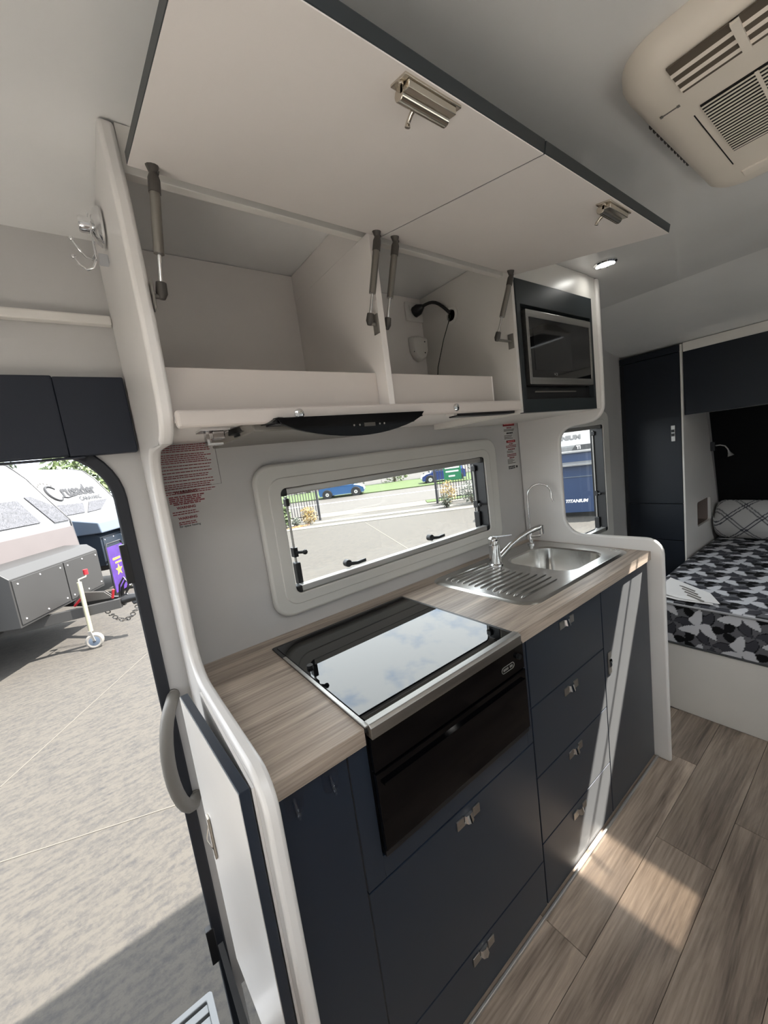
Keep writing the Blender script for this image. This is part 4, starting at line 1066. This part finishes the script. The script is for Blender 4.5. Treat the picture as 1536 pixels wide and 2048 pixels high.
for (z, w0, w1) in ((1.30, 2.68, 3.24), (1.16, 2.70, 3.20), (.98, 2.80, 3.05)):
    sl.prism([S(w0, 14.322, z), S(w1, 14.322, z), S(w1, 14.33, z), S(w0, 14.33, z)], (0, 0, .055))
obj('lettering', sl, M_paper, sg)

# ---------------------------------------------------------------- parked cars
M_tyre = pm('tyre_rubber', rgb(28, 28, 30), .8)
M_cglass = pm('car_glass', rgb(20, 26, 32), .08)
def car(lab, a, n, ang, colr, s):
    c = S(a, n); t = T('parked_car', lab, 'car', c, ang, group='blue cars parked across the road')
    paint = pm('car_paint_%d' % int(colr[2]*1000), colr, .25, coat=.6)
    def sc(p): return [V(x*s, 0, z*s) for x, z in p]
    low = [(-1.72, .22), (-1.78, .45), (-1.74, .80), (-1.55, .92), (.75, .90), (1.40, .76), (1.72, .60), (1.78, .40), (1.72, .22)]
    lw = [(.74, 0), (.80, 0)]
    m = MB(); m.loft([[V(x*s, -.74*s, z*s) for x, z in low], [V(x*s*1.0, -.80*s, (z if z < .85 else z-.03)*s) for x, z in low], [V(x*s, .80*s, (z if z < .85 else z-.03)*s) for x, z in low], [V(x*s, .74*s, z*s) for x, z in low]])
    obj('body', m, paint, t, world=False, bevel=.02*s, smooth=40)
    cab = [(-1.62, .88), (-1.40, 1.34), (-1.10, 1.46), (-.10, 1.46), (.35, 1.30), (.95, .88)]
    m = MB().loft([[V(x*s, -.74*s, z*s) for x, z in cab[:1]+cab[-1:]] and [V(x*s, (-.74 if z < .9 else -.58)*s, z*s) for x, z in cab], [V(x*s, (.74 if z < .9 else .58)*s, z*s) for x, z in cab]])
    obj('cabin', m, paint, t, world=False, bevel=.03*s, smooth=40)
    for sd in (-1, 1):
        for win in ([(-1.34, .94), (-1.22, 1.32), (-.45, 1.36), (-.45, .94)], [(-.38, .94), (-.38, 1.36), (-.05, 1.36), (.62, .98), (.62, .94)]):
            m = MB().loft([[V(x*s, sd*(.735 if z < 1 else .61)*s, z*s) for x, z in win], [V(x*s, sd*(.75 if z < 1 else .63)*s, z*s) for x, z in win]])
            obj('side_window', m, M_cglass, t, world=False)
    m = MB().loft([[V(.42*s, -.52*s, 1.30*s), V(.42*s, .52*s, 1.30*s)], [V(.98*s, -.62*s, .93*s), V(.98*s, .62*s, .93*s)]], False, False, closed=False)
    obj('windscreen', m, M_cglass, t, world=False)
    for wx in (-1.12, 1.12):
        for sd in (-1, 1):
            w = obj('wheel', MB().lathe([(.18, -.09), (.29, -.09), (.31, -.06), (.31, .06), (.29, .09), (.18, .09)], (wx*s, sd*.72*s, .31*s), (0, 1, 0), 20), M_tyre, t, world=False, smooth=40)
            w.data.transform(Matrix.Translation((0, 0, 0)))
            hub = MB().lathe([(.0, .02), (.06, .03), (.19, .02), (.19, .0)], (wx*s, sd*.80*s, .31*s), (0, sd, 0), 16)
            obj('rim', hub, M_alu, w, world=False, smooth=30)
    for sd in (-1, 1):
        obj('headlight', MB().ball((1.60*s, sd*.58*s, .62*s), .12*s, 10, (1, .8, .7)), M_alu, t, world=False, smooth=60)
        obj('tail_light', MB().box(-1.78*s, -1.70*s, min(sd*.55, sd*.72)*s, max(sd*.55, sd*.72)*s, .62*s, .82*s), M_redd, t, world=False)
    return t
ang = math.atan2(SD.y, SD.x)
car('light blue hatchback parked across the road behind the gate opening', -2.62, 23.7, ang, (.007, .065, .18, 1), .80)
car('dark blue car parked beside the right gate post across the road', 4.0, 25.3, ang+math.pi, (.005, .026, .13, 1), .82)

# ---------------------------------------------------------------- caravans in the yard
M_vwhite = pm('caravan_white', (.15, .15, .15, 1), .35)
M_vbeige = pm('caravan_pale_rose', (.085, .072, .069, 1), .4)
M_cushion = pm('pale_cushion', rgb(222, 212, 206), .8)
M_chk = pm('chequer_plate', (.035, .035, .04, 1), .5, noise=((26, 26, 26), .5), bump=(60, 1.0))
M_char = pm('charcoal_steel', rgb(42, 41, 40), .5)
M_slate = pm('slate_blue_paint', (.012, .018, .027, 1), .4)
M_light = pm('pale_blue_lid', (.075, .095, .125, 1), .35)
M_etrim = pm('grey_edge_trim', (.04, .04, .042, 1), .4)
M_stepalu = pm('worn_step_aluminium', (.16, .165, .165, 1), .5)
M_vnavy = pm('caravan_navy', rgb(38, 54, 82), .3)
M_zinc = pm('zinc', rgb(190, 186, 160), .4, metal=.6)
def slope_pt(z): return -1.3 - .667*(z-1.70)      # sloping nose above 1.70 m
def caravan(lab, O, yaw, lower_mat, chequers, doors):
    t = T('caravan', lab, 'caravan', O, yaw, group='caravans parked in the yard')
    side = [(-1.26, .50), (-1.26, 1.25), (-1.30, 1.70), (-1.80, 2.45), (-2.02, 2.68), (-2.3, 2.76), (-5.6, 2.78), (-5.6, .45), (-1.6, .42)]
    b_ = obj('body', MB().prism([V(x, -1.17, z) for x, z in side], (0, 2.34, 0)), M_vwhite, t, world=False, bevel=.03)
    for y in (-1.172, 1.172):
        m = MB().tube([V(x+.004, y, z) for x, z in side[1:6]], .014, 6); obj('edge_trim', m, M_etrim, b_, world=False, smooth=40)
    obj('front_skirt', MB().prism([V(-1.262, -1.16, .50), V(-1.262, 1.16, .50), V(-1.262, 1.16, 1.24), V(-1.262, -1.16, 1.24)], (.012, 0, 0)), lower_mat, t, world=False)
    obj('front_band', MB().prism([V(-1.262, -1.165, 1.25), V(-1.262, 1.165, 1.25), V(-1.300, 1.165, 1.60), V(-1.300, -1.165, 1.60)], (.02, 0, 0)), M_vbeige if lower_mat is M_char else M_vnavy, t, world=False, bevel=.004)
    for poly in chequers:
        obj('chequer_panel', MB().prism([V(slope_pt(z)+.006, y, z) for y, z in poly], (.012, 0, .006)), M_chk, t, world=False)
    # A-frame
    for sd in (-1, 1):
        a = V(-1.7, sd*.72, .44); c = V(-.12, sd*.05, .44); n_ = V(0, .03, 0)
        obj('drawbar_beam', MB().loft([[a-n_, a+n_, a+n_+V(0, 0, .15), a-n_+V(0, 0, .15)], [c-n_, c+n_, c+n_+V(0, 0, .13), c-n_+V(0, 0, .13)]]), M_char, t, world=False, bevel=.004)
    obj('coupling', MB().tube([V(-.16, 0, .52), V(-.05, 0, .54), V(.06, 0, .55), V(.14, 0, .54)], [.055, .06, .05, .055], 10), M_black, t, world=False, smooth=40)
    # toolbox
    tb = obj('toolbox', MB().prism([V(x, -.86, z) for x, z in ((-.80, .60), (-.80, 1.195), (-.92, 1.30), (-1.25, 1.33), (-1.25, .60))], (0, 1.68, 0)), lower_mat, t, world=False, bevel=.006)
    for (y0, y1) in doors:
        dp = obj('toolbox_door', MB().box(-.80, -.787, y0, y1, .635, 1.175), lower_mat, t, world=False, bevel=.003)
        for (fy, fz) in ((.08, .9), (.5, .93), (.92, .9), (.08, .1), (.5, .07), (.92, .1)):
            obj('rivet', MB().ball((-.786, y0+(y1-y0)*fy, .635+.54*fz), .011, 6), M_paper, dp, world=False)
    jw = obj('jockey_tube', MB().cyl((-.45, -.27, .24), (-.45, -.27, .93), .026, seg=10), M_zinc, t, world=False, smooth=40)
    cr = MB().tube([V(-.45, -.27, .93), V(-.45, -.27, .965), V(-.45, -.12, .965), V(-.45, -.10, 1.0)], .010, 6); obj('crank', cr, M_zinc, t, world=False, smooth=40)
    obj('crank_knob', MB().cyl((-.45, -.10, .99), (-.45, -.10, 1.06), .028, seg=10), M_redd, t, world=False, smooth=40)
    wh = obj('jockey_wheel', MB().lathe([(.05, -.03), (.085, -.035), (.105, -.02), (.105, .02), (.085, .035), (.05, .03)], (-.43, -.27, .105), (.35, -1, 0), 18), M_grey, t, world=False, smooth=40)
    obj('wheel_hub', MB().lathe([(.085, -.030), (.02, -.037), (.02, .037), (.085, .030)], (-.43, -.27, .105), (.35, -1, 0), 18), M_light, wh, world=False, smooth=30)
    obj('wheel_fork', MB().prism([V(-.45, -.31, .11), V(-.40, -.31, .11), V(-.43, -.31, .25), V(-.47, -.31, .25)], (0, .012, 0)), M_grey, t, world=False)
    return t
chqA = [[(-1.12, 1.74), (.56, 1.74), (.56, 2.10), (-.30, 2.10), (-.30, 2.04), (-1.12, 2.04)], [(.80, 1.70), (1.13, 1.70), (1.13, 1.95), (.86, 2.14), (.74, 2.14)]]
vA = caravan('white caravan with charcoal toolbox, jockey wheel and safety chain', (.02, 5.40, G), R(-30), M_char, chqA, ((-.84, .02), (.04, .80)))
ch = MB()
for i in range(13):
    u = i/12; p = V(-.36+.46*u, -.05+.03*u, .46-.30*math.sin(math.pi*u)*.7)
    an = i*math.pi/2
    lnk = [p + V(.034*math.cos(q), (.022*math.sin(q))*math.cos(an), (.022*math.sin(q))*math.sin(an)+.0) for q in [2*math.pi*k/8 for k in range(8)]]
    ch.tube(lnk, .0085, 5, closed=True)
obj('safety_chain', ch, M_dgrey, vA, world=False)
for k, (dy, dz) in enumerate(((0, 0), (.05, .03), (-.04, .05))):
    hp = [V(-.16, .05+dy, .56), V(-.12, .04+dy, .70+dz), V(-.04, .03+dy, .80+dz), V(.02, .02+dy, .72+dz), V(-.06, .01, .62), V(.02, .0, .50-dz), V(.10, .0, .46), V(.14, .02, .55)]
    obj('brake_hose', MB().tube(hp, .013, 6), M_black, vA, world=False, smooth=50)
obj('coupling_collar', MB().lathe([(.060, 0), (.062, .02), (.060, .04)], (.09, 0, .55), (1, 0, 0), 14), pm('yellow_plastic', rgb(205, 200, 30), .5), vA, world=False, smooth=40)
obj('brake_lever', MB().tube([V(-.62, -.20, .60), V(-.50, -.22, .70)], .016, 6), M_redd, vA, world=False)
obj('brake_lever', MB().tube([V(-.20, -.08, .60), V(-.16, -.09, .72)], .018, 6), M_redd, vA, world=False)
fr = MB()
for sd in (-1, 1): fr.prism([V(-.72, sd*.02-.05, .60), V(-.20, sd*.02-.05, .60), V(-.30, sd*.02-.05, .70), V(-.60, sd*.02-.05, .74)], (0, .012, 0))
obj('coupling_bracket', fr, M_dgrey, vA, world=False)

chqB = [[(-1.10, 1.72), (-.30, 1.72), (-.08, 1.92), (-1.10, 1.95)], [(-.22, 1.71), (.30, 1.73), (.86, 1.94), (.14, 1.93)]]
vB = caravan('white caravan with horn emblem lettering and slate blue toolbox', (.93, 8.98, G), R(-30), M_slate, chqB, ((-.80, -.05), (-.02, .78)))
obj('toolbox_lid', MB().prism([V(x, -.92, z) for x, z in ((-.70, 1.28), (-.74, 1.50), (-1.26, 1.62), (-1.26, 1.28))], (0, 2.05, 0)), M_light, vB, world=False, bevel=.02)
up = V(-.48, 0, .877)
def nose(y, z, off=.012): return V(slope_pt(z)+off, y, z)
obj('name_lettering', text_mb('rusader', .37, nose(-.42, 2.12), (0, 1, 0), up, shear=.25, bold=.012), M_ink, vB, world=False)
obj('sub_lettering', text_mb('CARAVANS', .15, nose(-.05, 1.98), (0, 1, 0), up, shear=.2, bold=.003), M_ink, vB, world=False)
hr = MB(); P = []; rr_ = []
for i in range(22):
    a = R(35 + 290*i/21); P.append(nose(-.60 + .17*math.cos(a), 2.19 + .17*math.sin(a)*.9, .014)); rr_.append(.012+.014*math.sin(math.pi*i/21))
for k in range(4): P.append(nose(-.46+.14*(k+1)*.9, 2.08+.012*k, .014)); rr_.append(.014-.003*k)
hr.tube(P, rr_, 6); obj('emblem', hr, M_ink, vB, world=False, smooth=50)
hr = MB()
for k in range(7):
    a = R(40+20*k); hr.ball(nose(-.64+.24*math.cos(a), 2.26+.16*math.sin(a)), .016, 6)
obj('emblem_dots', hr, M_grey, vB, world=False)
obj('gas_box', MB().box(-.74, -.60, -.10, .16, .98, 1.34), M_char, vB, world=False, bevel=.02)

vC = T('caravan', 'navy and white caravan with the word TITANIUM on its front', 'caravan', (9.1, 3.66, G), R(207), group='caravans parked in the yard')
obj('body', MB().prism([V(x, -1.15, z) for x, z in ((-.02, .42), (-.02, 1.74), (-.10, 1.80), (-.86, 2.66), (-1.1, 2.75), (-4.2, 2.75), (-4.2, .42))], (0, 2.30, 0)), M_vwhite, vC, world=False, bevel=.04)
obj('front_lower', MB().box(-.02, .03, -1.13, 1.13, .12, 1.56), M_vnavy, vC, world=False, bevel=.01)
obj('white_lip', MB().prism([V(.03, -1.1, 1.56), V(.10, -1.1, 1.56), V(.09, -1.1, 1.60), V(-.02, -1.1, 1.615)], (0, 2.2, 0)), M_vwhite, vC, world=False, bevel=.005)
obj('step_shelf', MB().prism([V(.03, -.42, 1.32), V(.20, -.36, 1.26), V(.20, .80, 1.26), V(.03, .80, 1.32)], (0, 0, .03)), M_vwhite, vC, world=False)
obj('front_rail', MB().box(.03, .05, -.30, .80, .98, 1.0), M_light, vC, world=False)
obj('name_lettering', text_mb('TITANIUM', .17, V(-.165, -.60, 1.885), (0, 1, 0), (-.66, 0, .75), bold=.010), M_etrim, vC, world=False)
obj('name_plate', MB().prism([V(-.016, -.02, 1.625), V(-.016, .40, 1.625), V(-.016, .40, 1.735), V(-.016, .06, 1.735)], (.006, 0, 0)), M_etrim, vC, world=False)
obj('plate_lettering', text_mb('TI', .11, V(-.008, .08, 1.642), (0, 1, 0), (0, 0, 1), bold=.004), M_paper, vC, world=False)
obj('lower_lettering', text_mb('TITANIUM', .105, V(.032, -.235, .37), (0, 1, 0), (0, 0, 1), shear=.25, bold=.004), M_paper, vC, world=False)
obj('drawbar', MB().prism([V(.03, .9, .06), V(.03, 1.1, .06), V(1.0, 1.05, .06), V(1.0, .95, .06)], (0, 0, .08)), M_char, vC, world=False)
obj('wheel', MB().lathe([(.2, -.1), (.34, -.1), (.36, 0), (.34, .1), (.2, .1)], (-2.2, -1.0, .36), (0, 1, 0), 20), M_tyre, vC, world=False, smooth=40)
obj('wheel', MB().lathe([(.2, -.1), (.34, -.1), (.36, 0), (.34, .1), (.2, .1)], (-2.2, 1.0, .36), (0, 1, 0), 20), M_tyre, vC, world=False, smooth=40)
obj('drawbar_foot', MB().cyl((.95, 1.0, 0), (.95, 1.0, .13), .03, seg=8), M_zinc, vC, world=False)
for vv in (vA, vB):
    for sd in (-1, 1):
        obj('wheel', MB().lathe([(.2, -.1), (.34, -.1), (.36, 0), (.34, .1), (.2, .1)], (-3.6, sd*1.05, .36), (0, 1, 0), 20), M_tyre, vv, world=False, smooth=40)

# purple banner stand, flag, far tree, step
bn = T('banner_stand', 'purple banner stand with gold star beside the coupling', 'sign', (.0, 8.45, G), R(-30))
M_purp = pm('purple_print', rgb(58, 32, 100), .5, noise=((5, 5, 5), .3)); M_gold = pm('gold_print', rgb(225, 180, 60), .5)
obj('panel', MB().box(-.01, .01, -.27, .27, .08, 1.0), M_purp, bn, world=False)
fm = MB().tube([V(0, -.29, .02), V(0, -.29, 1.0), V(0, -.24, 1.07), V(0, .24, 1.07), V(0, .29, 1.0), V(0, .29, .02)], .018, 6); obj('frame', fm, M_black, bn, world=False, smooth=50)
obj('foot', MB().box(-.22, .22, -.30, -.26, 0, .04).box(-.22, .22, .26, .30, 0, .04), M_black, bn, world=False)
sp = []
for k in range(10):
    a = math.pi/2 + k*math.pi/5; r_ = .12 if k % 2 == 0 else .05
    sp.append(V(.0105, -.02+r_*math.cos(a), .50+r_*math.sin(a)))
obj('star', MB().prism(sp, (.003, 0, 0)), M_gold, bn, world=False)
obj('lettering', MB().box(.0105, .013, -.16, .10, .72, .76).box(.0105, .013, -.10, .12, .64, .67), M_gold, bn, world=False)
fg = T('feather_flag', 'red and white feather flag behind the caravans', 'flag', (2.2, 14.8, G))
obj('pole', MB().cyl((2.2, 14.8, G), (2.2, 14.8, G+4.6), .025, seg=8), M_alu, fg)
for k in range(3):
    obj('cloth_stripe', MB().prism([V(2.22+.24*k, 14.79, G+2.2), V(2.44+.24*k, 14.79, G+2.2), V(2.44+.24*k, 14.79, G+4.4-.3*k), V(2.22+.24*k, 14.79, G+4.55-.3*k)], (0, .01, 0)), (M_paper, M_redd, M_paper)[k], fg)
for k, (tx_, ty_, hh) in enumerate(((-4.4, 24, 4.2), (-.1, 25, 4.6), (4.2, 24.5, 4.4), (8.5, 26, 4.8))):
    t = T('tree', ('broad leafy tree', 'pale leafy tree', 'dark leafy tree', 'tall grey green tree')[k] + ' beyond the parked caravans', 'tree', (tx_, ty_, G), group='trees behind the yard')
    obj('crown', leaves((tx_, ty_, G+hh*.72), (2.1, 2.1, hh*.36), 1500, .17, 60+k, .3), (M_leafd, M_leafl, M_leafd, M_leafg)[k], t)
    obj('trunk', MB().tube([(tx_, ty_, G), (tx_+.1, ty_, G+hh*.6)], [.16, .09], 8), M_trunk, t, smooth=50)
stp = T('entry_step', 'aluminium pull out step below the doorway', 'step', (-.45, .16, -.33))
obj('step_frame', MB().ring([V(x, y, -.325) for x, y in rrect(-.74, -.135, .03, .215, .012, 3)], [V(x, y, -.325) for x, y in rrect(-.72, -.155, .05, .195, .006, 3)], (0, 0, .03)), M_stepalu, stp, bevel=.003)
for k in range(4): obj('tread_slat', MB().box(-.72, -.155, .055+.036*k, .080+.036*k, -.318, -.300), M_stepalu, stp, bevel=.002)
for x in (-.70, -.19): obj('step_arm', MB().box(x, x+.02, -.12, .10, -.345, -.325).box(x, x+.02, -.14, -.11, -.345, -.09), M_char, stp)

# ---------------------------------------------------------------- unseen lounge added to bounce light, caravan added to block sky
dt = T('bounce_table', 'unseen white table added to bounce sun up to the ceiling', 'table', (-.85, -.98, 0))  # added as a pale reflector for the sun from above, never in view
obj('table_top', MB().prism([V(x, y, .700) for x, y in rrect(-1.24, -.32, -1.42, -.58, .05)], (0, 0, .028)), M_white, dt, bevel=.004)
obj('leg', MB().cyl((-.85, -.98, .02), (-.85, -.98, .70), .03, seg=14), M_alu, dt, smooth=40)
obj('foot', MB().cyl((-.85, -.98, .0), (-.85, -.98, .02), .14, seg=20), M_alu, dt, smooth=40)
s_ = T('bounce_bench', 'unseen pale cushioned seat across the rear wall added to bounce light', 'bench', (-1.5, -1.2, 0))
obj('bench_base', MB().box(XL+.01, -1.26, -2.09, -.35, .0, .36), M_white, s_, bevel=.003)
obj('seat_cushion', MB().box(XL+.01, -1.25, -2.09, -.35, .361, .46), M_cushion, s_, bevel=.02)
obj('back_cushion', MB().box(XL+.01, XL+.10, -2.09, -.35, .461, .86), M_cushion, s_, bevel=.02)
s_ = T('bounce_bench', 'unseen pale cushioned seat opposite the kitchen added to bounce light', 'bench', (-.3, -1.85, 0))
obj('bench_base', MB().box(-1.24, .60, -2.09, -1.62, .0, .36), M_white, s_, bevel=.003)
obj('seat_cushion', MB().box(-1.24, .60, -2.09, -1.61, .361, .46), M_cushion, s_, bevel=.02)
obj('back_cushion', MB().box(-1.24, .60, -2.09, -2.01, .461, .86), M_cushion, s_, bevel=.02)
sb2 = T('bounce_cabinet', 'unseen low white cabinet opposite the kitchen added to bounce sun', 'cabinet', (1.3, -1.87, 0))  # added so its sunlit top throws light up at the ceiling
obj('carcass', MB().box(.62, 1.90, -2.09, -1.68, 0, .868), M_white, sb2, bevel=.002)
obj('cabinet_top', MB().box(.61, 1.91, -2.095, -1.665, .8685, .892), M_white, sb2, bevel=.003)
for k in range(3): obj('door', MB().box(.665+.412*k, 1.072+.412*k, -1.68, -1.664, .03, .862), M_navy, sb2, bevel=.001)
sky_block_van = T('caravan', 'unseen white caravan added alongside to block the low sky', 'caravan', (1.0, -5.4, G), 0, group='caravans parked in the yard')  # added blocker for the low sky behind the opposite windows
obj('body', MB().box(-3.4, 3.4, -1.15, 1.15, .45, 2.75), M_vwhite, sky_block_van, world=False, bevel=.06)
obj('lower_skirt', MB().box(-3.35, 3.35, -1.16, 1.16, .40, 1.0), M_slate, sky_block_van, world=False, bevel=.02)
obj('window', MB().box(-1.2, .4, 1.15, 1.17, 1.35, 1.95), M_cglass, sky_block_van, world=False, bevel=.02)
for x in (-.5, .4):
    for y in (-1.0, 1.0): obj('wheel', MB().lathe([(.2, -.1), (.34, -.1), (.36, 0), (.34, .1), (.2, .1)], (x, y, .36), (0, 1, 0), 20), M_tyre, sky_block_van, world=False, smooth=40)
